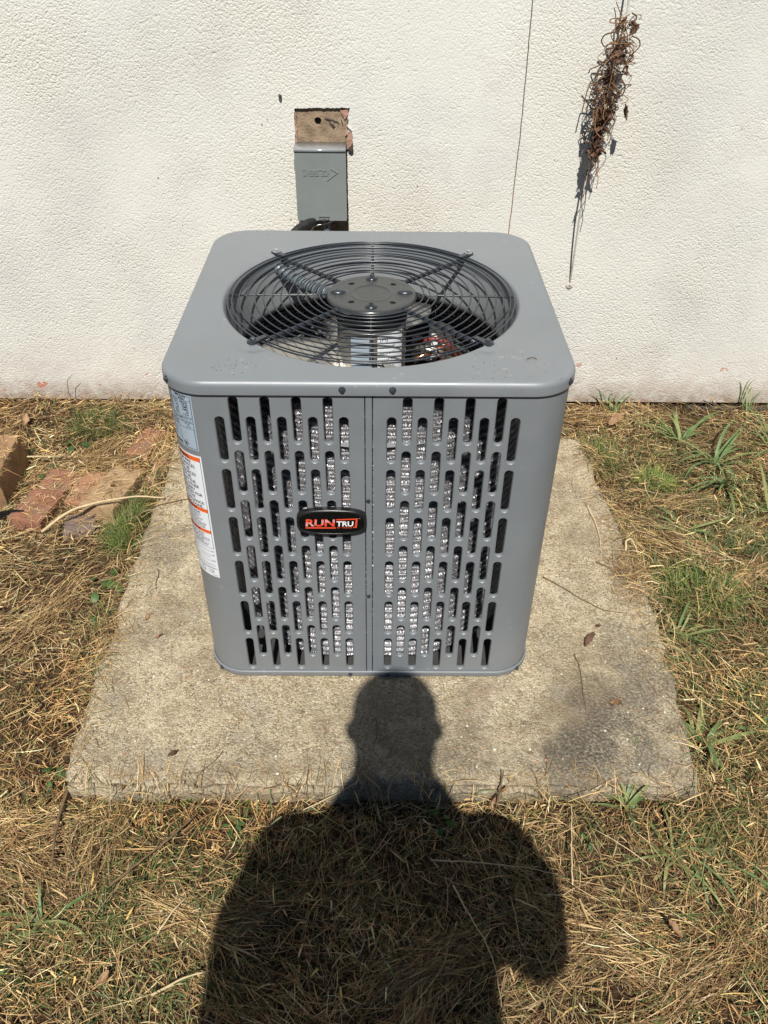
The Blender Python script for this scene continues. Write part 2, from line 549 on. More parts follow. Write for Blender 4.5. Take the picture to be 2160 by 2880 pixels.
def hgt(x, y):
    x = np.asarray(x, float); y = np.asarray(y, float)
    near = np.exp(-((np.maximum(np.abs(x) - 2.2, 0)) ** 2 + (np.maximum(np.abs(y - .2) - 2, 0)) ** 2) / 2)
    hh = -.066 + near * (.022 * (vn(x, y, 5, 1) - .5) + .014 * (vn(x, y, 16, 2) - .5))
    hh += .020 * np.exp(-((x + 1.0) / .35) ** 2 - ((y - 1.22) / .12) ** 2) + .012 * np.exp(-((x - .95) / .25) ** 2 - ((y - 1.2) / .1) ** 2)
    return hh


def axis(lo, hi, st, far):
    a = list(np.arange(lo, hi + 1e-6, st))
    l, r_ = lo, hi; d = st; L = []; Rr = []
    while r_ < far:
        d *= 1.5; l -= d; r_ += d; L.append(l); Rr.append(r_)
    return np.array(L[::-1] + a + Rr)


gx, gy = axis(-1.9, 1.9, .03, 60), axis(-1.6, 1.9, .03, 60)
GX, GY = np.meshgrid(gx, gy)
gv = np.stack([GX.ravel(), GY.ravel(), hgt(GX, GY).ravel()], 1)
nx_, ny_ = len(gx), len(gy)
mb = MB()
mb.v = [tuple(p) for p in gv]
mb.f = [(j * nx_ + i, j * nx_ + i + 1, (j + 1) * nx_ + i + 1, (j + 1) * nx_ + i) for j in range(ny_ - 1) for i in range(nx_ - 1)]
ground = mb.build('ground', M['soil'], angle=180, merge=False, recalc=False)
tag(ground, 'bare brown soil under the cut dry grass', 'ground', kind='structure')

# ------------------------------------------------------------------ house wall
wall = thing('house_wall', (0, YW, -.04), 'cream stucco house wall with a bare brown patch and a vertical crack', 'wall')
ZB, ZT = -.038, 3.0
CRK = .4185


def jig(pts, amp, step):
    out = []
    for i in range(len(pts)):
        a, b_ = Vector(pts[i]), Vector(pts[(i + 1) % len(pts)])
        n = max(1, int((b_ - a).length / step))
        for k in range(n):
            p = a.lerp(b_, k / n)
            out.append((p.x + random.uniform(-amp, amp), p.y + random.uniform(-amp, amp)))
    return out


hole = jig([(-.2235, .911), (-.2265, .80), (-.2275, .50), (-.0755, .50), (-.0765, .70), (-.0765, .79), (-.0735, .815), (-.0755, .845), (-.0715, .872), (-.0735, .886), (-.0675, .9125)], .0013, .006)
# stucco panels: left of the crack (with the hole), right of it
crL = [(CRK + .0016 * math.sin(z * 9) + random.uniform(-.0009, .0009), z) for z in np.arange(ZB, ZT, .02)]
outer = [(-7, ZB)] + [(x - .0015, z) for x, z in crL] + [(CRK - .0015, ZT), (-7, ZT)]
mb = MB().prism(outer, 'y', YW, YW + .022, [hole])
mb.build('stucco_panel', M['stucco'], wall, smooth=False, merge=False)
outerR = [(7, ZB), (7, ZT), (CRK + .0015, ZT)] + [(x + .0015, z) for x, z in crL[::-1]]
MB().prism(outerR, 'y', YW, YW + .022).build('stucco_panel', M['stucco'], wall, smooth=False, merge=False)
MB().box(CRK - .02, CRK + .02, YW + .0065, YW + .0215, ZB + .003, ZT).build('crack_filling', M['crackm'], wall, smooth=False)
# bare render inside the patch, with the round hole knocked through it
hc = [(-.159 + .0095 * math.cos(a) * (1 + .12 * math.sin(3 * a)), .8755 + .0118 * math.sin(a) * (1 + .1 * math.cos(2 * a))) for a in np.linspace(0, 2 * math.pi, 18, endpoint=False)]
MB().prism([(-.245, .47), (-.06, .47), (-.06, .93), (-.245, .93)], 'y', YW + .0085, YW + .0205, [hc]).build('bare_render', M['patch'], wall, smooth=False)
MB().box(-.19, -.13, YW + .06, YW + .07, .84, .91).build('cavity_back', M['voidm'], wall, smooth=False)
MB().lathe([(.013, 0), (.013, .07)], 0, 0, 16)
mbx = MB()
for i in range(18):
    a, b_ = hc[i], hc[(i + 1) % 18]
    mbx.quad((a[0], YW + .02, a[1]), (b_[0], YW + .02, b_[1]), (b_[0], YW + .062, b_[1]), (a[0], YW + .062, a[1]))
mbx.build('cavity_side', M['voidm'], wall, smooth=False)
# salmon paint left along the patch's edge
e = jig([(-.2240, .900), (-.2265, .80), (-.2275, .60), (-.2215, .60), (-.2195, .80), (-.2185, .898)], .0012, .006)
MB().prism(e, 'y', YW + .0035, YW + .0084).build('old_paint_edge', M['redpaint'], wall, smooth=False)
e = jig([(-.094, .905), (-.072, .908), (-.075, .887), (-.083, .882)], .0015, .006)
MB().prism(e, 'y', YW + .004, YW + .0084).build('old_paint_edge', M['redpaint'], wall, smooth=False)
e = jig([(-.079, .868), (-.072, .862), (-.075, .842), (-.082, .835)], .0012, .005)
MB().prism(e, 'y', YW + .003, YW + .0084).build('old_paint_edge', M['redpaint'], wall, smooth=False)
for (pts, yo, mt) in (([(-.0745, .851), (-.0615, .846), (-.0600, .826), (-.0705, .806), (-.0785, .803), (-.0750, .83)], .006, 'redpaint'),
                      ([(-.0735, .806), (-.0600, .818), (-.0590, .803), (-.066, .799)], .012, 'found'),
                      ([(-.0765, .868), (-.066, .860), (-.062, .853), (-.0715, .862)], .006, 'stucco')):
    MB().prism(jig(pts, .0008, .005), 'y', YW - yo, YW + .006).build('plaster_flake', M[mt], wall, smooth=False)
# scars in the render beside the hole
for (a, b_, r_) in (((-.139, .882), (-.118, .878), .0028), ((-.127, .874), (-.110, .858), .0030), ((-.120, .880), (-.104, .872), .0022), ((-.106, .878), (-.098, .866), .0018), ((-.092, .880), (-.088, .862), .0015), ((-.124, .868), (-.112, .852), .0016)):
    n = 6
    pts = [(a[0] + (b_[0] - a[0]) * k / n + random.uniform(-.001, .001), YW + .0085, a[1] + (b_[1] - a[1]) * k / n + random.uniform(-.001, .001)) for k in range(n + 1)]
    MB().tube(pts, [r_ * (.3 + .9 * math.sin(math.pi * (k + .4) / (n + .8))) for k in range(n + 1)], 6).build('render_scar', M['found'], wall)
# recessed sill under the panels and core of the wall
MB().box(-7, 7, YW + .024, YW + .16, -.30, ZT).build('wall_core', M['found'], wall, smooth=False)
MB().box(-7.05, 7.05, YW - .03, YW + .2, ZT + .001, ZT + .05).build('wall_cap', M['stucco'], wall, smooth=False)
MB().box(.90, 7, YW - .004, YW + .0235, -.075, -.0625).build('sill_board', M['found'], wall, smooth=False)

# ------------------------------------------------------------------ concrete pad
pad = thing('concrete_pad', (.03, .34, -.06), 'weathered tan concrete slab under the grey condenser', 'slab')
crn = [(-.622, -.270), (.682, -.272), (.704, .10), (.703, .40), (.668, .995), (-.622, 1.0), (-.630, .4)]
ol = []
for i in range(len(crn)):
    a, b_ = Vector(crn[i]), Vector(crn[(i + 1) % len(crn)])
    n = max(1, int((b_ - a).length / .022))
    nrm = Vector(((b_ - a).y, -(b_ - a).x)).normalized()
    for k in range(n):
        ol.append((a.lerp(b_, k / n), nrm))
N = len(ol)
nn = [((ol[i - 1][1] + ol[i][1]).normalized() * (1.3 if (ol[i - 1][1] - ol[i][1]).length > .5 else 1)) for i in range(N)]
jl = [random.uniform(-.009, .007) for _ in range(N)]
jl = [(jl[i - 1] + jl[i] + jl[(i + 1) % N]) / 2.2 for i in range(N)]
rings = [(-.012, 0), (-.003, -.003), (.002, -.010), (-.007, -.018), (-.008, -.032), (.003, -.036), (.001, -.13)]
mb = MB()
for ri, (off, z) in enumerate(rings):
    for i in range(N):
        p = ol[i][0] + nn[i] * (off + jl[i] * (1 if ri else .4) + (random.uniform(-.0022, .0022) if ri else 0))
        mb.v.append((p.x, p.y, z + (random.uniform(-.0015, .0015) if 0 < ri < 6 else 0)))
for ri in range(len(rings) - 1):
    for i in range(N):
        j = (i + 1) % N
        mb.f.append((ri * N + i, ri * N + j, (ri + 1) * N + j, (ri + 1) * N + i))
tr = tessellate_polygon([[Vector(mb.v[i]) for i in range(N)]])
mb.f += [tuple(x) for x in tr]
mb.build('slab', M['concrete'], pad, angle=60, merge=False)


# stones of the aggregate standing proud of the worn slab
def stones(n, xr, yr, zf, smin, smax, seed, cols):
    rg = np.random.default_rng(seed)
    V, F, C = [], [], []
    ico = bmesh.new(); bmesh.ops.create_icosphere(ico, subdivisions=1, radius=1)
    iv = np.array([v_.co[:] for v_ in ico.verts]); fi = np.array([[v_.index for v_ in f.verts] for f in ico.faces]); ico.free()
    for k in range(n):
        s_ = rg.uniform(smin, smax) ; x, y = rg.uniform(*xr), rg.uniform(*yr)
        a = rg.uniform(0, 6.28); e_ = rg.uniform(.6, 1)
        p = iv * (1 + rg.uniform(-.15, .15, (len(iv), 1))) * np.array([s_, s_ * e_, s_ * .35])
        q = np.stack([p[:, 0] * math.cos(a) - p[:, 1] * math.sin(a) + x, p[:, 0] * math.sin(a) + p[:, 1] * math.cos(a) + y, p[:, 2] + zf], 1)
        F.append(fi + len(V) * len(iv)); V.append(q)
        C.append(np.tile(np.array(cols[rg.integers(len(cols))]) * rg.uniform(.75, 1.2), (len(iv), 1)))
    return np.concatenate(V), np.concatenate(F), np.concatenate(C)


def rawmesh(name, V, F, C, mat, parent=None, smooth=False):
    me = bpy.data.meshes.new(name)
    nF, k = F.shape
    me.vertices.add(len(V)); me.vertices.foreach_set('co', V.astype(np.float32).ravel())
    me.loops.add(nF * k); me.loops.foreach_set('vertex_index', F.astype(np.int32).ravel())
    me.polygons.add(nF); me.polygons.foreach_set('loop_start', np.arange(0, nF * k, k, dtype=np.int32))
    if smooth: me.polygons.foreach_set('use_smooth', np.ones(nF, bool))
    me.update(calc_edges=True)
    if C is not None:
        at = me.color_attributes.new('tint', 'FLOAT_COLOR', 'POINT')
        at.data.foreach_set('color', np.concatenate([np.clip(C, 0, 1), np.ones((len(C), 1))], 1).astype(np.float32).ravel())
    me.materials.append(mat)
    o = bpy.data.objects.new(name, me)
    return link(o, parent)


m, t, b = newmat('aggregate_stone')
a = t.nodes.new('ShaderNodeAttribute'); a.attribute_name = 'tint'
t.links.new(a.outputs['Color'], b.inputs['Base Color']); b.inputs['Roughness'].default_value = .7
M['stone'] = m
V, F, C = stones(1500, (-.60, .68), (-.255, .97), .0002, .0014, .0036, 3, [(.62, .55, .43), (.72, .66, .55), (.36, .25, .16), (.46, .22, .12), (.30, .26, .21), (.5, .42, .31), (.16, .13, .10)])
tag(rawmesh('aggregate_stone', V, F, C, M['stone'], pad, True), kind='stuff')

# ------------------------------------------------------------------ air conditioner
HW, Y0, Y1, RB = W_ / 2 - .006, .006, D_ - .006, .080


def rr(s, hw, y0, y1, r_):
    """point and outward normal on a rounded rectangle; s = arc length from the middle of the front, + to the right"""
    sg = 1 if s >= 0 else -1
    s = abs(s)
    lf = hw - r_; la = r_ * math.pi / 2; ls = (y1 - y0) - 2 * r_
    if s <= lf: return sg * s, y0, 0, -1
    s -= lf
    if s <= la:
        a = s / r_
        return sg * (lf + r_ * math.sin(a)), y0 + r_ - r_ * math.cos(a), sg * math.sin(a), -math.cos(a)
    s -= la
    if s <= ls: return sg * hw, y0 + r_ + s, sg, 0
    s -= ls
    if s <= la:
        a = s / r_
        return sg * (lf + r_ * math.cos(a)), y1 - r_ + r_ * math.sin(a), sg * math.cos(a), math.sin(a)
    s -= la
    return sg * (lf - s), y1, 0, 1


def skin(s, z, dep=0.0):
    x, y, nx, ny = rr(s, HW, Y0, Y1, RB)
    return (x - nx * dep, y - ny * dep, z)


ac = thing('air_conditioner', (0, .36, 0), 'grey outdoor air conditioner condenser with slotted sides and round top fan', 'air conditioner')
ZP0, ZP1 = .0165, .7455
SL = HW - RB; SA = RB * math.pi / 2; SS = (Y1 - Y0) - 2 * RB


def slot_cell(mb, s0, s1, z0, z1, sc_, zt, zb, a0=.0096, a1=.0079):
    """one sheet-metal cell with a rolled-edge slot; a0 = half width at the face, a1 in the throat"""
    s0, s1 = min(s0, s1), max(s0, s1)
    n = 8
    def loop(a, ext):
        top = [(sc_ + a * math.cos(q), zt - a0 + a * math.sin(q)) for q in np.linspace(math.pi, 0, n + 1)]
        bot = [(sc_ + a * math.cos(q), zb + a0 + a * math.sin(q)) for q in np.linspace(0, -math.pi, n + 1)]
        return top, bot
    top, bot = loop(a0, 0)
    P = lambda p, d=0: skin(p[0], p[1], d)
    mb.quad(P((s0, z0)), P((sc_ - a0, z0)), P((sc_ - a0, z1)), P((s0, z1)))
    mb.quad(P((sc_ + a0, z0)), P((s1, z0)), P((s1, z1)), P((sc_ + a0, z1)))
    for i in range(n):
        mb.quad(P(top[i]), P(top[i + 1]), P((top[i + 1][0], z1)), P((top[i][0], z1)))
        mb.quad(P(bot[i]), P(bot[i + 1]), P((bot[i + 1][0], z0)), P((bot[i][0], z0)))
    am = (a0 + a1) / 2 + .0002
    L = [loop(a, 0) for a in (a0, am, a1, a1)]
    deps = (0, .0006, .0022, .0085)
    for q in range(3):
        A = L[q][0] + L[q][1]; B = L[q + 1][0] + L[q + 1][1]
        m_ = len(A)
        for i in range(m_):
            j = (i + 1) % m_
            mb.quad(P(A[j], deps[q]), P(A[i], deps[q]), P(B[i], deps[q + 1]), P(B[j], deps[q + 1]))


def column(mb, s0, s1, kind):
    sc_ = (s0 + s1) / 2
    tops = [(.6955 if kind == 'A' else .7370) - .1142 * k for k in range(6)]
    LN = .1015
    ed = [ZP1] + [(tops[k] - LN + tops[k + 1]) / 2 for k in range(5)] + [ZP0]
    for k in range(6):
        slot_cell(mb, s0, s1, ed[k + 1], ed[k], sc_, tops[k], tops[k] - LN)


def plain(mb, s0, s1, n=1):
    s0, s1 = min(s0, s1), max(s0, s1)
    for k in range(n):
        a, b_ = s0 + (s1 - s0) * k / n, s0 + (s1 - s0) * (k + 1) / n
        mb.quad(skin(a, ZP0), skin(b_, ZP0), skin(b_, ZP1), skin(a, ZP1))


for sg, c0 in ((-1, .0442), (1, .0408)):
    mb = MB()
    pw = .02755
    plain(mb, sg * .0078, sg * (c0 - pw / 2))
    for k in range(9):
        c = c0 + k * pw
        column(mb, sg * (c - pw / 2), sg * (c + pw / 2), 'A' if k % 2 == 0 else 'B')
    plain(mb, sg * (c0 + 8.5 * pw), sg * SL)
    plain(mb, sg * SL, sg * (SL + SA), 14)
    s1 = SL + SA; mid = s1 + SS / 2
    plain(mb, sg * s1, sg * (mid - 9.5 * pw))
    for k in range(19):
        c = mid + (k - 9) * pw
        column(mb, sg * (c - pw / 2), sg * (c + pw / 2), 'A' if k % 2 == 0 else 'B')
    plain(mb, sg * (mid + 9.5 * pw), sg * (s1 + SS))
    plain(mb, sg * (s1 + SS), sg * (s1 + SS + SA), 10)
    plain(mb, sg * (s1 + SS + SA), sg * (s1 + SS + SA + SL))
    o = mb.build('louver_panel', M['paint'], ac, angle=40, recalc=False)
    # return flange beside the seam
    MB().quad(skin(sg * .0078, ZP0), skin(sg * .0078, ZP1), skin(sg * .0078, ZP1, .02), skin(sg * .0078, ZP0, .02)).build('panel_flange', M['paint'], o, smooth=False)

# seam strip in the middle of the front
mb = MB()
prof = [(-.0066, .0125), (-.0064, .0020), (-.0054, -.0004), (.0054, -.0004), (.0064, .0020), (.0066, .0125)]
for i in range(len(prof) - 1):
    (xa, da), (xb, db) = prof[i], prof[i + 1]
    mb.quad((xa, Y0 + da, ZP0), (xb, Y0 + db, ZP0), (xb, Y0 + db, .7415), (xa, Y0 + da, .7415))
strip = mb.build('seam_strip', M['paint'], ac, angle=20)
for z in (.5085, .2550):
    MB().hexbolt((-.0012, Y0 + .0010, z), (0, -1, 0), .0044).build('bolt', M['bolt'], strip, smooth=False)


# base pan
def rloop(hw, y0, y1, r_, n=14):
    out = []
    for (cx_, cy_, a0) in ((hw - r_, y0 + r_, -math.pi / 2), (hw - r_, y1 - r_, 0), (-hw + r_, y1 - r_, math.pi / 2), (-hw + r_, y0 + r_, math.pi)):
        for k in range(n + 1):
            a = a0 + math.pi / 2 * k / n
            out.append((cx_ + r_ * math.cos(a), cy_ + r_ * math.sin(a)))
    return out


mb = MB()
L = [rloop(HW + d, Y0 - d, Y1 + d, RB + d) for d in (.001, .003, .0042, .0042, .0028, -.01)]
zz = [.0175, .0172, .0158, .0035, .0012, .0012]
n = len(L[0])
for q in range(6): mb.v += [(x, y, zz[q]) for x, y in L[q]]
for q in range(5):
    for i in range(n):
        j = (i + 1) % n
        mb.f.append((q * n + i, q * n + j, (q + 1) * n + j, (q + 1) * n + i))
base = mb.build('base_pan', M['paint'], ac, angle=40)
MB().prism(rloop(HW - .012, Y0 + .012, Y1 - .012, RB - .01, 6), 'z', .002, .006).build('pan_floor', M['darkpan'], base, smooth=False)
for (x, z) in ((-.0440, .0085), (.0412, .0085)):
    MB().hexbolt((x, Y0 - .0042, z), (0, -1, 0), .0036).build('bolt', M['bolt'], base, smooth=False)
for sg in (-1, 1):
    x, y, nx, ny = rr(sg * (SL + SA * .48), HW + .0042, Y0 - .0042, Y1 + .0042, RB + .0042)
    MB().hexbolt((x, y, .0085), (nx, ny, 0), .0038).build('bolt', M['bolt'], base, smooth=False)

# top panel with the round fan opening
FX, FY, RO, RT = .002, .356, .3050, .2940


def outl(d):
    return rloop(W_ / 2 - d, d, D_ - d, .085 - d, 16)


base_o = []
o0 = outl(.010)
for i in range(len(o0)):
    a, b_ = Vector(o0[i]), Vector(o0[(i + 1) % len(o0)])
    L_ = (b_ - a).length
    k_ = max(1, int(L_ / .02))
    for k in range(k_): base_o.append((i, k / k_))


def outp(d):
    lo = outl(d); r_ = []
    for i, f in base_o:
        a, b_ = Vector(lo[i]), Vector(lo[(i + 1) % len(lo)])
        r_.append(a.lerp(b_, f))
    return r_


bolts = [(FX + sx_ * .2155, FY + sy_ * .2155) for sx_ in (-1, 1) for sy_ in (-1, 1)]


def topz(x, y):
    z = H_
    for bx, by in bolts:
        d = math.hypot(x - bx, y - by)
        z += .0032 * math.exp(-(d / .013) ** 4) - .0022 * math.exp(-((d - .024) / .008) ** 2)
    for sx_ in (-1, 1):
        for sy_ in (-1, 1):          # stamped stiffening ribs across the corners
            cx_, cy_ = sx_ * .298, D_ / 2 + sy_ * .292
            dx, dy = x - cx_, y - cy_
            u = (dx * sx_ + dy * sy_) / 1.414; v_ = (dx * sx_ - dy * sy_) / 1.414
            z += .0007 * math.exp(-(u / .0035) ** 2) / (1 + math.exp((abs(v_) - .022) / .003))
    z += .0008 * math.sin(x * 7 + 1) * math.sin(y * 6 + .5)
    return z


inner = outp(.010)
rings = []
NR = 34
for q in range(NR + 1):
    f = q / NR
    rg_ = []
    for p in inner:
        a = math.atan2(p.y - FY, p.x - FX)
        c = Vector((FX + RO * math.cos(a), FY + RO * math.sin(a)))
        u = p.lerp(c, f)
        rg_.append((u.x, u.y, topz(u.x, u.y)))
    rings.append(rg_)
pre = []
for d, dz in ((.0015, -.0262), (0, -.0262), (0, -.011), (.0008, -.0075), (.0028, -.0038), (.0058, -.0012)):
    pre.append([(p.x, p.y, H_ + dz) for p in outp(d)])
post = []
for a in np.linspace(0, math.pi / 2, 8)[1:]:
    rr_ = RO - (RO - RT) * math.sin(a); dz = -.018 * (1 - math.cos(a))
    post.append([(FX + rr_ * math.cos(q), FY + rr_ * math.sin(q), H_ + dz) for q in [math.atan2(p.y - FY, p.x - FX) for p in inner]])
post.append([(x, y, H_ - .034) for x, y, z in post[-1]])
allr = pre + rings + post
mb = MB(); n = len(inner)
for r_ in allr: mb.v += r_
for q in range(len(allr) - 1):
    for i in range(n):
        j = (i + 1) % n
        mb.f.append((q * n + i, q * n + j, (q + 1) * n + j, (q + 1) * n + i))
lid = mb.build('top_panel', M['paint'], ac, angle=50, merge=False)
for (x, z) in ((-.0455, .7535), (.0415, .7535)):
    MB().hexbolt((x, -.0002, z), (0, -1, 0), .0044).build('bolt', M['bolt'], lid, smooth=False)
for sg in (-1, 1):
    x, y, nx, ny = rr(sg * (W_ / 2 - .085 + .085 * math.pi / 2 * .60), W_ / 2, 0, D_, .085)
    MB().hexbolt((x, y, .7535), (nx, ny, 0), .0046).build('bolt', M['bolt'], lid, smooth=False)
# venturi shroud below the opening
prof = [(RT, H_ - .0342), (RT - .014, H_ - .105), (RT - .014, H_ - .118), (RT + .016, H_ - .138), (RT + .045, H_ - .146)]
MB().lathe(prof, FX, FY, 96).build('fan_shroud', M['paint_lit'], ac, angle=60)

# fan grille: concentric wires, cross wires, four arms and the motor plate
ZG = H_ + .0015


def ringtube(r_, z, rad):
    return MB().tube([(FX + r_ * math.cos(a), FY + r_ * math.sin(a), z) for a in np.linspace(0, 2 * math.pi, 110, endpoint=False)], rad, 7, closed=True)


grille = ringtube(.2905, ZG, .0017).build('fan_grille', M['grille'], ac, angle=180, merge=False)
for r_ in (.2825, .2685, .2530, .2360, .2190, .2020, .1845, .1670, .1500, .1335, .1185, .1065):
    z = ZG + .004 * (1 - (r_ / .2835) ** 2)
    ringtube(r_, z, .0015).build('wire_ring', M['grille'], grille, angle=180, merge=False)
for a in (0, math.pi / 2, math.pi, -math.pi / 2):
    pts = [(FX + q * math.cos(a), FY + q * math.sin(a), ZG - .0042 + .004 * (1 - (q / .2835) ** 2)) for q in np.linspace(.085, .291, 7)]
    MB().tube(pts, .0021, 8).build('cross_wire', M['grille'], grille, angle=180)
for k in range(4):
    a = math.pi / 4 + k * math.pi / 2
    c, s_ = math.cos(a), math.sin(a)
    pts = [(FX + q * c, FY + q * s_, ZG - .0062 + .003 * (1 - (q / .2835) ** 2)) for q in np.linspace(.082, .288, 7)]
    arm = MB().tube(pts, .0048, 10).build('arm', M['grille'], grille, angle=180)
    # flattened foot, bolted to the panel
    mb = MB()
    ft = [(-.030, .0048), (-.012, .0058), (0, .0095), (.007, .0088), (.0105, .005), (.0105, -.005), (.007, -.0088), (0, -.0095), (-.012, -.0058), (-.030, -.0048)]
    poly = [(FX + (.3048 + u) * c - v_ * s_, FY + (.3048 + u) * s_ + v_ * c) for u, v_ in ft]
    mb.prism(poly, 'z', H_ + .0026, H_ + .0062)
    mb.build('foot', M['grille'], grille, smooth=False)
    MB().hexbolt((FX + .3048 * c, FY + .3048 * s_, H_ + .0066), (0, 0, 1), .0056, .0045).build('bolt', M['bolt'] if k in (2, 3) else M['galv'], grille, smooth=False)
# plate
ZH = ZG + .0030
mb = MB()
NA, RH = 120, .0925
rads = list(np.linspace(0.001, .088, 34)) + [.0895, .0910, .0922, .0925]


def platez(r_, a):
    x, y = r_ * math.cos(a), r_ * math.sin(a)
    z = ZH
    if r_ > .088: z -= .006 * ((r_ - .088) / .0045) ** 2
    z += .0012 * math.exp(-((r_ - .040) / .0022) ** 2)
    z -= .0010 / (1 + math.exp((r_ - .0375) / .0012))
    for k in range(4):
        b_ = k * math.pi / 2
        u = x * math.cos(b_) + y * math.sin(b_) - .0685; v_ = -x * math.sin(b_) + y * math.cos(b_)
        d = max(math.hypot(max(abs(u) - .007, 0), v_) / .0098, 0)
        z += .0012 / (1 + math.exp((d - 1.25) * 9))
    m8 = ((a - math.pi / 8) % (math.pi / 4))
    z += .0007 * math.exp(-((r_ - .080) / .0018) ** 2) * (1 if .12 < m8 < .665 else 0)
    return z


for r_ in rads:
    for k in range(NA):
        a = 2 * math.pi * k / NA
        mb.v.append((FX + r_ * math.cos(a), FY + r_ * math.sin(a), platez(r_, a)))
for i in range(len(rads) - 1):
    for k in range(NA):
        l = (k + 1) % NA
        mb.f.append((i * NA + k, i * NA + l, (i + 1) * NA + l, (i + 1) * NA + k))
mb.f.append(tuple(range(NA)))
plate = mb.build('motor_plate', M['hub'], grille, angle=180, merge=False)
for k in range(4):
    b_ = k * math.pi / 2
    ex, ey = (.0165, .0105) if k % 2 == 0 else (.0125, .0120)
    mb = MB()
    for q in range(7):
        f = q / 6 * math.pi / 2
        for j in range(20):
            a = 2 * math.pi * j / 20
            mb.v.append((FX + .0685 * math.cos(b_) + ex * math.cos(f) ** .7 * math.cos(a), FY + .0685 * math.sin(b_) + ey * math.cos(f) ** .7 * math.sin(a), ZH + .0008 + .0065 * math.sin(f)))
    for q in range(6):
        for j in range(20):
            l = (j + 1) % 20
            mb.f.append((q * 20 + j, q * 20 + l, q * 20 + 20 + l, q * 20 + 20 + j))
    mb.build('plate_boss', M['grille'], grille, angle=180, merge=False)  # dark blue colour stands in for sky reflected in the bosses
for sy_ in (-1, 1):
    MB().hexbolt((FX, FY + sy_ * .0685, ZH + .0070), (0, 0, 1), .0042, .0035).build('plate_nut', M['bolt'], grille, smooth=False)
for (ax, ay) in ((-.040, -.043), (.043, -.045), (-.042, .046), (.045, .044)):
    pl = [(FX + ax + .0062 * math.cos(q) * (1 + .25 * math.cos(2 * q + ax * 40)), FY + ay + .0046 * math.sin(q)) for q in np.linspace(0, 2 * math.pi, 12, endpoint=False)]
    MB().prism(pl, 'z', ZH - .004, ZH + .0006).build('hole_shade', M['voidm'], grille, smooth=False)  # solid dark pad painted as the shade of a hole

# corrugated conduit under the grille, running from the rim to the motor
mb = MB()
A, B = Vector((-.226, .578, ZG - .026)), Vector((-.092, .430, ZG - .030))
NB = 11
pts, rads = [], []
for i in range(NB):
    for f, r_ in ((.0, .0105), (.08, .0128), (.5, .0134), (.84, .0128), (.92, .0105)):
        q = (i + f) / NB
        p = A.lerp(B, q); p.z -= .008 * math.sin(math.pi * q)
        pts.append(p); rads.append(r_)
mb.tube(pts, rads, 16)
mb.build('wiring_conduit', M['conduit'], ac, angle=60)

# fan: motor, blades
mb = MB().lathe([(.004, ZH - .010), (.070, ZH - .010), (.074, ZH - .016), (.074, ZH - .050), (.071, ZH - .053)], FX, FY, 48)
motor = mb.build('fan_motor', M['black'], ac, angle=40)
MB().lathe([(.071, ZH - .0532), (.072, ZH - .055), (.072, ZH - .175), (.066, ZH - .180), (.014, ZH - .184)], FX, FY, 48).build('motor_shell', M['steel'], motor, angle=40)


def curved_label(cx_, cy_, r_, a0, a1, z0, z1, n=12):
    return MB().lathe([(r_, z0), (r_, z1)], cx_, cy_, n, a0, a1)


def text2d(s, bold=0.0, res=3):
    cu = bpy.data.curves.new('text', 'FONT')
    cu.body = s; cu.offset = bold; cu.resolution_u = res; cu.fill_mode = 'FRONT'
    ob = bpy.data.objects.new('text', cu)
    me = bpy.data.meshes.new_from_object(ob)
    vs = [(v_.co.x, v_.co.y) for v_ in me.vertices]
    fs = [tuple(p.vertices) for p in me.polygons]
    bpy.data.objects.remove(ob); bpy.data.curves.remove(cu); bpy.data.meshes.remove(me)
    return vs, fs


def fit(s, x0, y0, x1, y1, bold=0.0, shear=0.0, keep=False, right=False):
    """text scaled into the box (x0,y0)-(x1,y1); keep = keep the letters' proportions"""
    vs, fs = text2d(s, bold)
    xs = [v_[0] for v_ in vs]; ys = [v_[1] for v_ in vs]
    ax, bx, ay, by = min(xs), max(xs), min(ys), max(ys)
    if keep:
        ay, by = 0, .70
    ky = (y1 - y0) / (by - ay)
    kx = ky if keep else (x1 - x0 - shear * (y1 - y0)) / (bx - ax)
    ox = (x1 - (bx - ax) * kx) if (keep and right) else x0
    return [(ox + (v_[0] - ax) * kx + shear * (v_[1] - ay) * ky, y0 + (v_[1] - ay) * ky) for v_ in vs], fs


def lay(mb, vf, fn):
    vs, fs = vf
    return mb.add([fn(u, v_) for u, v_ in vs], fs)


lb = curved_label(FX, FY, .0728, R(-80), R(-30), ZH - .160, ZH - .058).build('motor_label', M['label_white'], motor, angle=180)
lb2 = curved_label(FX, FY, .0728, R(-125), R(-88), ZH - .140, ZH - .066).build('motor_label', M['label_silver'], motor, angle=180)


def motmap(a0): return lambda u, v_: (FX + .0731 * math.cos(R(a0) + u / .0731), FY + .0731 * math.sin(R(a0) + u / .0731), v_)


mb = MB()
z = ZH - .076
lay(mb, fit('JHJ', .004, z, .022, z + .010), motmap(-80))
for i, s in enumerate(('R1657540', '208/230 60 HZ', '1/10 HP 825', 'CLASS B')):
    lay(mb, fit(s, .005, z - .014 - i * .014, .04, z - .009 - i * .014), motmap(-80))
mb.build('lettering', M['ink'], lb, smooth=False, recalc=False)
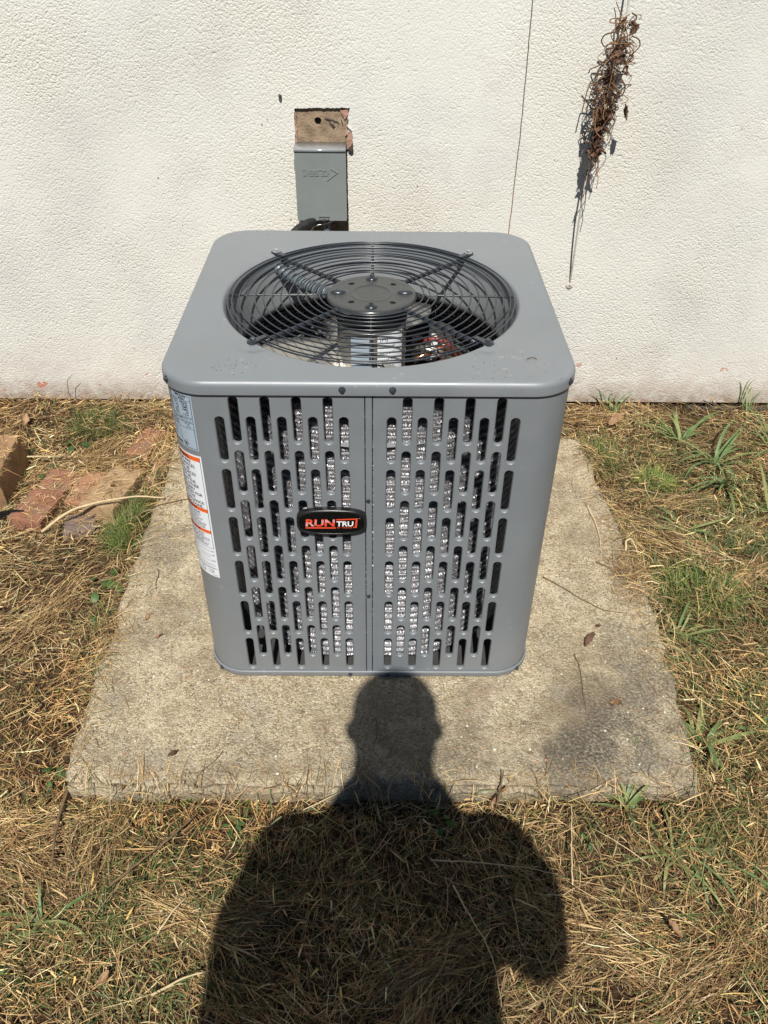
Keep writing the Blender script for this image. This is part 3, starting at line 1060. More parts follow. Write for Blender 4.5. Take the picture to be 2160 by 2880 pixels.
# fan blades
for k in range(3):
    a0 = R(196 + 120 * k)
    mb = MB(); NRr, NAa = 8, 10
    for i in range(NRr + 1):
        f = i / NRr; r_ = .055 + (.258 - .055) * f
        half = R(20 + 17 * math.sin(math.pi * (.15 + .6 * f)))
        for j in range(NAa + 1):
            g = j / NAa * 2 - 1
            a = a0 + g * half + .25 * f
            z = ZH - .142 - g * .038 * (1 - .25 * f) - .010 * g * g
            mb.v.append((FX + r_ * math.cos(a), FY + r_ * math.sin(a), z))
    for i in range(NRr):
        for j in range(NAa):
            q = i * (NAa + 1) + j
            mb.f.append((q, q + 1, q + NAa + 2, q + NAa + 1))
    bl = mb.build('fan_blade', M['bladem'], ac, angle=180)
    md = bl.modifiers.new('thickness', 'SOLIDIFY'); md.thickness = .0018
# compressor, control box, pipes and strips seen through the fan
MB().lathe([(.085, .03), (.098, .06), (.098, .30), (.088, .36), (.05, .40), (.012, .41)], -.04, .36, 40, caps=(False, True)).build('compressor', M['black'], ac, angle=50)
cb = MB().box(.055, .200, .585, .640, .36, .575).build('control_box', M['darkpan'], ac, smooth=False)
for (x0, x1, y0, z0, z1) in ((.062, .080, .5835, .47, .565), (.098, .124, .5835, .50, .565), (.145, .160, .5835, .46, .570), (.172, .190, .5835, .43, .545)):
    MB().box(x0, x1, y0 - .002, y0, z0, z1).build('paper_strip', M['white'], cb, smooth=False)
for pts, r_, mt in (([(.225, .575, .02), (.225, .575, .48), (.205, .560, .545), (.150, .535, .555), (.10, .52, .53)], .008, 'copper'),
                    ([(.245, .52, .02), (.245, .52, .46), (.220, .51, .53), (.165, .50, .54), (.12, .50, .50)], .009, 'copper'),
                    ([(.24, .60, .3), (.220, .57, .50), (.180, .545, .570), (.135, .55, .575), (.10, .575, .54)], .006, 'redwire'),
                    ([(.205, .55, .40), (.185, .53, .52), (.150, .515, .560), (.105, .53, .560), (.08, .57, .53)], .0065, 'steel'),
                    ([(.07, .575, .50), (.09, .545, .55), (.14, .525, .565), (.20, .53, .53)], .006, 'steel')):
    sm = []
    for i in range(len(pts) - 1):
        for f in np.linspace(0, 1, 5, endpoint=False): sm.append(Vector(pts[i]).lerp(Vector(pts[i + 1]), f))
    sm.append(Vector(pts[-1]))
    for _ in range(3): sm = [sm[0]] + [(sm[i - 1] + sm[i] * 2 + sm[i + 1]) / 4 for i in range(1, len(sm) - 1)] + [sm[-1]]
    MB().tube(sm, r_, 10).build('refrigerant_pipe' if mt == 'copper' else 'wire_bundle', M[mt], ac, angle=180)

# spine-fin coil: tubes wound behind the louvres, each bristling with needles
CHW, CY0, CY1, CR = .325, .037, D_ - .04, .265
LC = CHW - CR; LA = CR * math.pi / 2; LS = CY1 - CY0 - 2 * CR
S_END = LC + LA + LS + LA
sgrid = np.linspace(-S_END, S_END, 150)
base_pts = [rr(s, CHW, CY0, CY1, CR) for s in sgrid]
PITCH = .0182
levels = np.arange(.050, .735, PITCH)
Vs, Fs = [], []
for zi, z in enumerate(levels):
    k = 6; off = len(Vs) * 0
    ringv = []
    for (x, y, nx, ny) in base_pts:
        for q in range(k):
            a = 2 * math.pi * q / k
            ringv.append((x + nx * .0058 * math.cos(a), y + ny * .0058 * math.cos(a), z + .0058 * math.sin(a)))
    Vs.append(np.array(ringv))
    f = []
    for i in range(len(base_pts) - 1):
        for q in range(k):
            l = (q + 1) % k
            f.append((i * k + q, i * k + l, (i + 1) * k + l, (i + 1) * k + q))
    Fs.append(np.array(f) + zi * len(ringv))
coil = rawmesh('condenser_coil', np.concatenate(Vs), np.concatenate(Fs), None, M['fincore'], ac, True)
# needles
S_, Z_, T_ = [], [], []
for z in levels:
    for lo, hi, st, na in ((-.36, .36, .0012, 11), (-S_END, -.36, .006, 5), (.36, S_END, .006, 5)):
        s = np.arange(lo, hi, st)
        for a in np.linspace(-1.35, 1.35, na):
            S_.append(s + rng.uniform(-st * .6, st * .6, len(s))); Z_.append(np.full(len(s), z)); T_.append(a + rng.uniform(-.2, .2, len(s)))
S_, Z_, T_ = map(np.concatenate, (S_, Z_, T_))
S_ = np.clip(S_, -S_END, S_END)
tab = np.array([rr(s, CHW, CY0, CY1, CR) for s in np.linspace(-S_END, S_END, 3000)])
ii = np.clip(((S_ + S_END) / (2 * S_END) * 2999).astype(int), 0, 2999)
bx, by, nx, ny = tab[ii].T
lv_ = np.round((Z_ - .05) / PITCH)
Z_ = Z_ + .0024 * (vn(S_ * 1.0, lv_ * .37, 14, 101) - .5) + .0016 * (vn(S_, lv_ * 1.7, 60, 102) - .5)
r_var = .0018 * (vn(S_, lv_ * 2.3, 90, 103) - .5)
tx, ty = -ny, nx
r0 = .0045; r1 = .0106 + r_var + rng.uniform(-.0016, .0014, len(S_))
ct, stt = np.cos(T_), np.sin(T_)
wd = .00080
lean = rng.normal(0, .0012, len(S_)); twz = rng.normal(0, .26, len(S_)) + .5 * (vn(S_, lv_ * 3.1, 45, 104) - .5)
# blade's width direction: mostly along the tube, twisted at random
wx = tx * np.cos(twz) - nx * stt * np.sin(twz); wy = ty * np.cos(twz) - ny * stt * np.sin(twz); wz = ct * np.sin(twz)
b0 = np.stack([bx + nx * r0 * ct - wx * wd, by + ny * r0 * ct - wy * wd, Z_ + r0 * stt - wz * wd], 1)
b1 = np.stack([bx + nx * r0 * ct + wx * wd, by + ny * r0 * ct + wy * wd, Z_ + r0 * stt + wz * wd], 1)
tp = np.stack([bx + nx * r1 * ct + tx * lean + wx * wd * .4, by + ny * r1 * ct + ty * lean + wy * wd * .4, Z_ + r1 * stt + wz * wd * .4], 1)
V = np.stack([b0, b1, tp], 1).reshape(-1, 3)
F = np.arange(len(V)).reshape(-1, 3)
tag(rawmesh('spine_fins', V, F, None, M['fin'], coil), kind='stuff')

# badge on the left panel
BCX, BCZ = -.0722, .4615


def bmap(dep): return lambda u, v_: (BCX + (u - 690) / 7600, Y0 - dep, BCZ - (v_ - 425) / 6050)


def badge_out(k):
    pts = []
    for q in np.linspace(0, 2 * math.pi, 72, endpoint=False):
        c, s_ = math.cos(q), math.sin(q)
        x = .0680 * math.copysign(abs(c) ** .42, c); z = .0315 * math.copysign(abs(s_) ** .42, s_)
        z *= 1 - .18 * (abs(x) / .068) ** 2
        x *= 1 - .03 * (abs(z) / .0315) ** 2
        pts.append((x, z))
    return [(BCX + x - math.copysign(min(k, abs(x)), x), BCZ + z - math.copysign(min(k, abs(z)), z)) for x, z in pts]


mb = MB()
lv = [(0, .0005), (0, .0085), (.0006, .0105), (.0020, .0118), (.0038, .0118), (.0048, .0108)]
for k, d in lv: mb.v += [(x, Y0 - d, z) for x, z in badge_out(k)]
for q in range(len(lv) - 1):
    for i in range(72):
        j = (i + 1) % 72
        mb.f.append((q * 72 + i, q * 72 + j, (q + 1) * 72 + j, (q + 1) * 72 + i))
badge = mb.build('badge', M['black'], ac, angle=50)
mb = MB()
mb.v = [(x, Y0 - .0108, z) for x, z in badge_out(.0047)]
mb.f = [tuple(range(72))]
mb.build('badge_face', M['blackgloss'], badge, smooth=False)
up_ = lambda vf: ([(x, -y) for x, y in vf[0]], vf[1])
red = MB()
run = up_(fit('RUN', 305, -478, 742, -368, .032, .10))
lay(red, run, bmap(.0114))
for poly in ([(303, 488), (750, 488), (747, 508), (301, 508)], [(762, 366), (1076, 352), (1058, 495), (1002, 495), (1004, 478), (1030, 478), (1044, 372), (760, 384)]):
    fs = tessellate_polygon([[Vector((x, y, 0)) for x, y in poly]])
    lay(red, (poly, fs), bmap(.0113))
lay(red, up_(fit('BY TRANE', 768, -503, 990, -483, .01)), bmap(.0113))
red.build('lettering', M['red'], badge, smooth=False, recalc=False)
wh = MB()
lay(wh, up_(fit('TRU', 756, -474, 1012, -397, .03, .08)), bmap(.0114))
lay(wh, up_(fit('TM', 1086, -358, 1112, -350)), bmap(.0114))
wh.build('lettering', M['white'], badge, smooth=False, recalc=False)
# white speed lines across the letters, cut out of the letter shapes
st = MB()
bm = bmesh.new()
vv = [bm.verts.new((x, y, 0)) for x, y in run[0]]
for f in run[1]:
    try: bm.faces.new([vv[i] for i in f])
    except ValueError: pass
for (x0, x1, ys) in ((300, 448, (419, 431, 443, 455, 466)), (452, 592, (384, 398, 411, 424, 437)), (596, 745, (376, 386, 397, 408))):
    for i, y in enumerate(ys):
        hgt_ = 2.6 + .5 * i if x0 < 450 else 3.2
        b2 = bm.copy()
        for co_, no in (((0, y, 0), (0, -1, 0)), ((0, y + hgt_, 0), (0, 1, 0)), ((x0, 0, 0), (-1, 0, 0)), ((x1, 0, 0), (1, 0, 0))):
            bmesh.ops.bisect_plane(b2, geom=b2.verts[:] + b2.edges[:] + b2.faces[:], plane_co=co_, plane_no=no, clear_outer=True)
        b2.verts.index_update()
        if b2.faces: lay(st, ([(v_.co.x, v_.co.y) for v_ in b2.verts], [tuple(v_.index for v_ in f.verts) for f in b2.faces]), bmap(.0116))
        b2.free()
bm.free()
st.build('speed_line', M['white'], badge, smooth=False, recalc=False)


# labels wrapped round the front left corner; u = distance from the label's right edge, leftwards
S_R = -(SL + .026)


def lmap(dep): return lambda u, v_: skin(S_R + u, v_, -dep)     # u runs from -width to 0


def sheet(mb, u0, u1, z0, z1, dep, n=14):
    fn = lmap(dep)
    for k in range(n):
        a, b_ = u0 + (u1 - u0) * k / n, u0 + (u1 - u0) * (k + 1) / n
        mb.quad(fn(a, z0), fn(b_, z0), fn(b_, z1), fn(a, z1))
    return mb


Wl = .165
zt, zb = .7335, .6165
rl = sheet(MB(), -Wl, 0, zb, zt, .0004).build('rating_label', M['label_silver'], ac, angle=180)
ink = MB()
for (u0, u1, z0, z1) in ((-Wl + .003, -.003, zt - .0034, zt - .0025), (-Wl + .003, -.003, zb + .0025, zb + .0034), (-.0039, -.003, zb + .0025, zt - .0025), (-Wl + .003, -.003, .7205, .7212), (-Wl + .003, -.003, .6865, .6872), (-Wl + .003, -.003, .6745, .6752), (-Wl + .003, -.003, .6620, .6627)):
    sheet(ink, u0, u1, z0, z1, .0007)
T = lambda s, u1, z, h_, bold=.01: lay(ink, fit(s, 0, z, u1, z + h_, bold, keep=True, right=True), lmap(.0007))
T('CONDITIONER', -.052, .7232, .0052, .02); T('MFR DATE', -.012, .7260, .0040, .02); T('2/2025', -.016, .7218, .0036, .02)
for i, (a, b_, c) in enumerate((('MODEL NUMBER', 'VOLTS', '208-230'), ('SERIAL NUMBER', 'PH 1', 'HZ 60'), ('COMPRESSOR', '14.8', 'AMPS'), ('OUTDOOR MOTOR', '.60', 'AMPS'), ('MIN CIRCUIT', '25 A', '20'), ('R-454B  4 LB 12 OZ', 'PSIG', '1.3 kg'))):
    z = .7150 - i * .0050
    T(a, -.050, z, .0034); T(b_, -.033, z, .0036, .015); T(c, -.010, z, .0038, .02)
T('UL LISTED', -.028, .6800, .0034); T('OUTDOOR USE', -.006, .6822, .0026); T('NOT FOR FIELD', -.006, .6765, .0024)
T('HIGH SIDE', -.040, .6702, .0030); T('FT LB', -.012, .6702, .0032); T('LOW SIDE', -.040, .6650, .0030); T('1.0 IN', -.010, .6650, .0032)
for i in range(5): sheet(ink, -.085, -.046 - .002 * i, .6545 - i * .0042, .6552 - i * .0042, .0007, 6)
# circled mark, rounded frame and flame diamond
def strokes(pts, w_, closed=True):
    n = len(pts)
    for i in range(n if closed else n - 1):
        a, b_ = Vector(pts[i]), Vector(pts[(i + 1) % n])
        d = (b_ - a); q = Vector((-d.y, d.x)).normalized() * w_ / 2
        ink.quad(*[lmap(.0007)(p.x, p.y) for p in (a - q, b_ - q, b_ + q, a + q)])
strokes([(-.050 + .0050 * math.cos(a), .6815 + .0050 * math.sin(a)) for a in np.linspace(0, 6.283, 16, endpoint=False)], .0009)
strokes([(-.110, .6590), (-.044, .6590), (-.040, .6555), (-.038, .648), (-.037, .6310), (-.110, .6310)], .0007, False)
strokes([(-.0335, .6285), (-.0275, .6350), (-.0215, .6285), (-.0275, .6220)], .0008)
ink.add([lmap(.0007)(u, z) for u, z in ((-.0295, .6255), (-.0255, .6255), (-.0250, .6285), (-.0275, .6320), (-.0300, .6285))], [(0, 1, 2, 3, 4)])
ink.build('lettering', M['ink'], rl, smooth=False, recalc=False)
sheet(MB(), -.135, -.038, .6235, .6285, .00075).build('dark_band', M['label_dark'], rl, angle=180)

zt, zb = .6055, .3010
S_R = -(SL + .0245)
wl = sheet(MB(), -Wl, 0, zb, zt, .0004).build('warning_label', M['label_white'], ac, angle=180)
bands = ((.5915, .6015, 'WARNING'), (.4710, .4800, 'AVERTISSEMENT'), (.4180, .4265, 'ADVERTENCIA'))
ink = MB()
for z0, z1, s in bands:
    sheet(MB(), -Wl + .003, -.0042, z0, z1, .0006).build('orange_band', M['label_band'], wl, angle=180)
    lay(ink, fit(s, 0, z0 + .0015, -.030, z1 - .0015, .03, keep=True, right=True), lmap(.0009))
sheet(ink, -.0042, -.0034, .3800, zt - .004, .0008, 1)
sheet(ink, -Wl + .003, -.0034, .3793, .3800, .0008)
rows = ['RISK OF FIRE', 'AUXILIARY DEVICES', 'WHICH MAY BE', 'IGNITION SOURCES', 'SHALL NOT BE', 'INSTALLED IN THE', 'DUCTWORK, OTHER', 'THAN AUXILIARY', 'DEVICES LISTED FOR', 'USE WITH THE', 'SPECIFIC APPLIANCE.', 'SEE INSTRUCTIONS.']
ends = [-.0270, -.0185, -.0330, -.0185, -.0330, -.0220, -.0150, -.0270, -.0100, -.0300, -.0080, -.0125]
for i, (s, e_) in enumerate(zip(rows, ends)):
    z = .5835 - i * .00925
    lay(ink, fit(s, 0, z - .0005, e_, z + .0062, .012, keep=True, right=True), lmap(.0008))
T = lambda s, u1, z, h_, bold=.01: lay(ink, fit(s, 0, z, u1, z + h_, bold, keep=True, right=True), lmap(.0008))
T("RISQUE D'INCENDIE", -.024, .4640, .0048); T('LES DISPOSITIFS AUXILIAIRES QUI', -.024, .4585, .0030)
for i, (s, e_) in enumerate((("PEUVENT ETRE UNE SOURCE", -.030), ("D'INFLAMMATION NE DOIVENT PAS ETRE", -.020), ("INSTALLES DANS LE CONDUIT, A", -.026), ("L'EXCEPTION DE CEUX AUXILIAIRES", -.012), ("HOMOLOGUES POUR ETRE UTILISES AVEC", -.014), ("CET APPAREIL EN PARTICULIER.", -.016))):
    T(s, e_, .4535 - i * .0048, .0029)
T('RIESGO DE FUEGO', -.022, .4110, .0046)
for i, (s, e_) in enumerate((('LOS DISPOSITIVOS AUXILIARES', -.024), ('QUE PUEDEN SER FUENTES DE', -.010), ('IGNICION NO SE DEBEN INSTALAR, A MENOS QUE', -.010), ('ESTEN APROBADOS', -.026), ('PARA USARSE CON EL', -.012), ('APARATO EN PARTICULAR', -.016))):
    T(s, e_, .4060 - i * .0043, .0027)
for z, u0, u1 in ((.3705, -.044, -.013), (.3600, -.044, -.013), (.3545, -.044, -.013), (.3440, -.040, -.010), (.3340, -.050, -.006), (.3305, -.050, -.006)):
    sheet(ink, u0, u1, z, z + .0005, .0008, 6)
for z in (.3705, .3600, .3450): T('(sqft)', -.004, z, .0026)
for z in (.3720, .3615, .3460, .3385): T('MINIMUM AREA =', -.046, z, .0026)
sheet(ink, -Wl + .003, -.0040, .3235, .3250, .0008)
def strokes2(pts, w_):
    n = len(pts)
    for i in range(n):
        a, b_ = Vector(pts[i]), Vector(pts[(i + 1) % n])
        d = (b_ - a); q = Vector((-d.y, d.x)).normalized() * w_ / 2
        ink.quad(*[lmap(.0008)(p.x, p.y) for p in (a - q, b_ - q, b_ + q, a + q)])
strokes2([(-.024, .3195), (-.018, .3185), (-.018, .3105), (-.024, .3115)], .0006); strokes2([(-.018, .3185), (-.012, .3195), (-.012, .3115), (-.018, .3105)], .0006)
strokes2([(-.044, .3205), (-.038, .3195), (-.036, .3085), (-.046, .3095)], .0010)
T('i', -.0142, .3128, .0052, .04)
T('22-1234-56', -.004, .3045, .0020)
ink.build('lettering', M['ink'], wl, smooth=False, recalc=False)

# dust and soil specks on the top panel
rg = np.random.default_rng(5)
V, F, C = [], [], []
mbs = MB()
for k in range(120):
    if k < 46: x, y = rg.normal(.24, .05), rg.normal(.055, .03)
    elif k < 85: x, y = rg.normal(-.245, .022), rg.normal(.060, .013)
    else: x, y = rg.uniform(-.34, .34), rg.uniform(.02, .70)
    if math.hypot(x - FX, y - FY) < .31 or abs(x) > .35 or y < .012 or y > .71: continue
    r_ = rg.uniform(.0004, .0011)
    a = rg.uniform(0, 6.28)
    z = topz(x, y)
    mbs.add([(x + r_ * math.cos(a + q * 1.257) * (1.6 if q == 0 else 1), y + r_ * math.sin(a + q * 1.257), z + .0002) for q in range(5)] + [(x, y, z + r_ * .7)], [(q, (q + 1) % 5, 5) for q in range(5)])
o = mbs.build('dirt_specks', M['soil'], smooth=False, merge=False)
tag(o, 'scattered specks of soil on the top panel of the condenser', 'dirt', kind='stuff')

# ------------------------------------------------------------------ electrical disconnect box on the wall
dx = thing('disconnect_box', (-.151, YW, .63), 'grey metal electrical disconnect box mounted on the wall', 'electrical box')
DB = .060
X0, X1, Z0, Z1 = -.2255, -.0795, .6165, .8185
MB().box(X0 + .006, X1 - .004, YW - DB + .012, YW + .0075, Z0 + .004, Z1 - .010).build('box_body', M['boxgrey'], dx, smooth=False)
# cover: front sheet with folded sides
mb = MB()
mb.prism([(X0, Z0), (X1, Z0), (X1, Z1 - .007), (X0, Z1 - .007)], 'y', YW - DB, YW - DB + .0018)
mb.box(X0, X0 + .0015, YW - DB + .0018, YW - DB + .030, Z0, Z1 - .007)
mb.box(X1 - .0015, X1, YW - DB + .0018, YW - DB + .030, Z0, Z1 - .007)
cover = mb.build('cover', M['boxgrey'], dx, smooth=False)
# rolled hinge along the top
prof = [(YW + .006, Z1 + .0012), (YW - DB + .020, Z1 + .0008), (YW - DB + .002, Z1), (YW - DB - .0010, Z1 - .0010), (YW - DB - .0022, Z1 - .0032), (YW - DB - .0022, Z1 - .0075), (YW - DB - .0008, Z1 - .0078)]
mb = MB()
for i in range(len(prof) - 1):
    (ya, za), (yb, zb2) = prof[i], prof[i + 1]
    mb.quad((X0 - .001, ya, za), (X1 + .0005, ya, za), (X1 + .0005, yb, zb2), (X0 - .001, yb, zb2))
hd = mb.build('hood', M['boxlip'], dx, angle=50)
md = hd.modifiers.new('thickness', 'SOLIDIFY'); md.thickness = .0012; md.offset = 0
MB().box(X0 - .0030, X0 - .0002, YW - DB + .012, YW - DB + .020, .755, .785).build('hinge_tab', M['boxgrey'], dx, smooth=False)
# embossed lettering and arrow
mb = MB()
dz = lambda vf: ([(x, y) for x, y in vf[0]], vf[1])
cxs = lambda u: X0 + (u - 440) / (1045 - 440) * (X1 - X0)
czs = lambda v_: Z1 - (v_ - 735) / (1570 - 735) * (Z1 - Z0)
emb = MB()
def embtext(s, u0, v0, u1, v1):
    vs, fs = fit(s, cxs(u0), czs(v1), cxs(u1), czs(v0), .01)
    lay(emb, (vs, fs), lambda x, z: (x, YW - DB - .0009, z))
for s, u0, v0, u1, v1 in (('D', 537, 958, 566, 1040), ('IVERSI', 572, 972, 722, 1040), ('T', 724, 962, 762, 1040), ('ECH', 760, 972, 850, 1040)):
    embtext(s, u0, v0, u1, v1)
pl = [(cxs(u), czs(v_)) for u, v_ in ((862, 950), (957, 998), (820, 1094), (812, 1094), (934, 1000), (866, 962))]
lay(emb, (pl, tessellate_polygon([[Vector((x, z, 0)) for x, z in pl]])), lambda x, z: (x, YW - DB - .0009, z))
o = emb.build('lettering', M['boxgrey'], cover, smooth=False)
md = o.modifiers.new('emboss', 'SOLIDIFY'); md.thickness = .0022; md.offset = 0
# latch
pl = [(-.0160 * math.cos(a) * (1 if abs(math.cos(a)) < .9 else .95) - .1470, .6255 - .0075 * math.sin(a) + (.0) ) for a in np.linspace(0, math.pi, 12)]
lt = MB().prism([(x, min(z, .625)) for x, z in pl], 'y', YW - DB - .0042, YW - DB - .0006).build('latch', M['galv'], dx, smooth=False)
MB().box(-.1525, -.1395, YW - DB - .0048, YW - DB - .0044, .6200, .6215).build('slot_shade', M['voidm'], lt, smooth=False)  # dark bar laid on as the shade inside the slot
MB().box(-.1620, -.1300, YW - DB - .0012, YW - DB - .0002, .6258, .6275).build('slot_shade', M['voidm'], lt, smooth=False)  # dark bar painted as a shaded opening above the latch


def smoothpts(pts, per=6, it=4):
    sm = []
    for i in range(len(pts) - 1):
        for f in np.linspace(0, 1, per, endpoint=False): sm.append(Vector(pts[i]).lerp(Vector(pts[i + 1]), f))
    sm.append(Vector(pts[-1]))
    for _ in range(it): sm = [sm[0]] + [(sm[i - 1] + sm[i] * 2 + sm[i + 1]) / 4 for i in range(1, len(sm) - 1)] + [sm[-1]]
    return sm


pts = smoothpts([(-.165, YW - .040, .622), (-.185, YW - .055, .612), (-.225, YW - .075, .596), (-.262, YW - .11, .565), (-.275, YW - .2, .48), (-.24, YW - .40, .32), (-.21, YW - .552, .25)], 16, 10)
rd = [.0125 + .0014 * (i % 2) for i in range(len(pts))]
o = MB().tube(pts, rd, 14).build('flexible_conduit', M['rubber'], angle=30)
tag(o, 'black ribbed conduit curving out below the disconnect box', 'conduit')
o = MB().tube(smoothpts([(-.142, YW - .030, .622), (-.142, YW - .028, .59), (-.143, YW - .025, .40), (-.146, YW - .025, -.05)]), .010, 12).build('wall_pipe', M['conduit'], angle=60)
tag(o, 'straight pipe dropping from the disconnect box behind the condenser', 'pipe')
o = MB().tube(smoothpts([(-.100, YW - .028, .622), (-.112, YW - .034, .612), (-.145, YW - .048, .603), (-.185, YW - .05, .596), (-.20, YW - .05, .52)]), .0022, 8).build('loose_wire', M['galv'], angle=180)
tag(o, 'thin grey wire looping below the disconnect box', 'wire')

# a screw and small marks on the stucco
o = MB().lathe([(.0046, 0), (.0046, .014), (.0030, .018), (.0005, .019)], 0, 0, 12).build('wall_screw', M['deadleaf'], angle=40)
o.matrix_basis = Matrix.Translation((-.261, YW + .004, .9405)) @ Matrix.Rotation(R(75), 4, 'X')
tag(o, 'small rusty screw stub sticking out of the wall above the bare patch', 'screw')
mbs = MB()
rg = np.random.default_rng(21)
for k in range(70):
    x, z = rg.uniform(-1.1, 1.1), rg.uniform(.02, 1.2)
    r_ = rg.uniform(.0006, .0020) * (1.6 if rg.random() < .15 else 1)
    a = rg.uniform(0, 6.28)
    mbs.add([(x + r_ * .7 * math.cos(a + q * 1.047) * rg.uniform(.6, 1.2), YW - .0008, z + r_ * 1.3 * math.sin(a + q * 1.047)) for q in range(6)] + [(x, YW - .0024, z)], [(q, (q + 1) % 6, 6) for q in range(6)])
for (x, z, r_) in ((-.318, .867, .003), (-.062, .803, .0016), (.0, .73, .002), (.13, .70, .003), (-.042, .79, .001)):
    mbs.add([(x + r_ * .6 * math.cos(q * 1.047), YW - .0008, z + r_ * math.sin(q * 1.047)) for q in range(6)] + [(x, YW - .003, z)], [(q, (q + 1) % 6, 6) for q in range(6)])
o = mbs.build('wall_specks', M['twig'], smooth=False, merge=False)
tag(o, 'tiny brown specks stuck to the stucco wall', 'dirt', kind='stuff')

# ------------------------------------------------------------------ cable and dried vine
cp = [(.650, YW - .060, 2.4), (.651, YW - .060, 1.30), (.652, YW - .060, 1.186), (.654, YW - .060, 1.161), (.645, YW - .062, 1.08), (.633, YW - .065, .995), (.623, YW - .060, .842), (.616, YW - .060, .779), (.614, YW - .055, .660), (.621, YW - .035, .527), (.628, YW - .010, .428), (.630, YW + .002, .396)]
cpts = smoothpts(cp, 8, 5)
o = MB().tube(cpts, .0026, 8).build('hanging_cable', M['cable'], angle=180)
tag(o, 'thin pale cable hanging down the wall and entering it near the ground', 'cable')
o = MB().lathe([(.013, 0), (.010, .003), (.004, .0045)], 0, 0, 12).build('caulk_dab', M['stucco'], angle=180)
o.matrix_basis = Matrix.Translation((.629, YW + .0005, .392)) @ Matrix.Rotation(R(90), 4, 'X')
tag(o, 'dab of filler where the cable enters the wall', 'filler')


def cab(z):
    for i in range(len(cpts) - 1):
        if cpts[i].z >= z >= cpts[i + 1].z:
            f = (cpts[i].z - z) / max(1e-6, cpts[i].z - cpts[i + 1].z)
            return cpts[i].lerp(cpts[i + 1], f)
    return cpts[-1]


vine = thing('dried_vine', (.64, YW - .06, .78), 'tangle of dead brown vine clinging to the cable on the wall', 'vine')
rv = random.Random(4)
env = lambda z: .008 + .029 * math.exp(-((z - 1.02) / .10) ** 2) * (1 if z > .86 else .5)
for k in range(130):
    z = rv.uniform(.90, 1.150) if k < 112 else rv.uniform(.80, .93)
    c = cab(z) + Vector((rv.gauss(.004, .5) * env(z), -rv.uniform(0, .035), 0))
    pts = []
    ph = rv.uniform(0, 6.28); d = Vector((rv.uniform(-1, 1), rv.uniform(-.4, .4), rv.uniform(-1, .5))).normalized()
    L_ = rv.uniform(.04, .14); p = c.copy(); turn = rv.uniform(-26, 26); n = 12
    for i in range(n):
        pts.append(p.copy())
        rot = Matrix.Rotation(turn * L_ / n + rv.uniform(-.35, .35), 3, Vector((.2, 1, .1)))
        d = (rot @ d + Vector((0, rv.uniform(-.15, .15), -.06))).normalized()
        p = p + d * L_ / n
        p.y = min(p.y, YW - .012)
        # keep the tangle together
        cc = cab(max(.8, min(1.16, p.z)))
        lim = env(p.z) * 1.15 + .008
        if abs(p.x - cc.x) > lim: p.x = cc.x + math.copysign(lim, p.x - cc.x); d.x *= -.6
    MB().tube(smoothpts(pts, 2, 2), rv.uniform(.0006, .0013), 5).build('tendril', M['vine2' if rv.random() < .5 else 'vine'], vine, angle=180)
# the longer runners
for run_ in ([(.655, -.085, 1.158), (.640, -.09, 1.150), (.609, -.085, 1.148), (.606, -.08, 1.138), (.630, -.085, 1.136), (.648, -.08, 1.152)],
             [(.650, -.08, 1.150), (.632, -.09, 1.120), (.600, -.08, 1.112), (.594, -.07, 1.095), (.606, -.075, 1.080), (.616, -.08, 1.090)],
             [(.648, -.10, 1.145), (.628, -.10, 1.085), (.600, -.085, 1.040), (.580, -.06, 1.028), (.579, -.05, 1.015)],
             [(.640, -.09, 1.06), (.618, -.09, 1.02), (.600, -.07, .995), (.582, -.06, .985), (.580, -.055, .96), (.577, -.05, .92)],
             [(.668, -.09, 1.110), (.690, -.09, 1.102), (.696, -.085, 1.086), (.686, -.08, 1.072), (.670, -.085, 1.06)],
             [(.632, -.10, 1.06), (.629, -.10, 1.00), (.627, -.10, .955), (.633, -.09, .91), (.637, -.09, .885)],
             [(.660, -.09, 1.01), (.676, -.09, .99), (.672, -.085, .97), (.664, -.08, .965)],
             [(.646, -.08, .93), (.655, -.075, .905), (.648, -.07, .89), (.640, -.07, .90)],
             [(.624, -.07, .95), (.618, -.065, .90), (.610, -.06, .86), (.607, -.055, .83)],
             [(.652, -.06, .96), (.648, -.055, .90), (.640, -.05, .85), (.632, -.045, .80), (.622, -.04, .73)],
             [(.640, -.065, .92), (.622, -.07, .87), (.628, -.055, .84), (.612, -.06, .80), (.618, -.05, .77)],
             [(.646, -.058, .90), (.628, -.064, .84), (.622, -.057, .80), (.612, -.064, .76), (.617, -.056, .72), (.609, -.060, .69), (.614, -.056, .66)],
             [(.660, -.085, 1.160), (.672, -.085, 1.155), (.674, -.085, 1.145), (.660, -.085, 1.140)]):
    MB().tube(smoothpts([(x, YW + y, z) for x, y, z in run_], 7, 6), rv.uniform(.0011, .0019), 6).build('runner', M['vine2' if rv.random() < .4 else 'vine'], vine, angle=180)


def leaf_mesh(L_, W2, fold, curl, crump, rgn, n=6):
    mb = MB()
    for i in range(n + 1):
        f = i / n
        wd_ = W2 * math.sin(math.pi * min(1, f * .93 + .05)) ** .8 * (rgn.uniform(.62, 1.15) if crump > .0008 else 1)
        for j, g in enumerate((-1, -.5, 0, .5, 1)):
            x = L_ * f; y = wd_ * g; z = fold * abs(g) * wd_ + curl * L_ * f * f + rgn.uniform(-crump, crump)
            mb.v.append((x, y + rgn.uniform(-crump, crump) * .4, z))
    for i in range(n):
        for j in range(4):
            q = i * 5 + j
            mb.f.append((q, q + 1, q + 6, q + 5))
    return mb


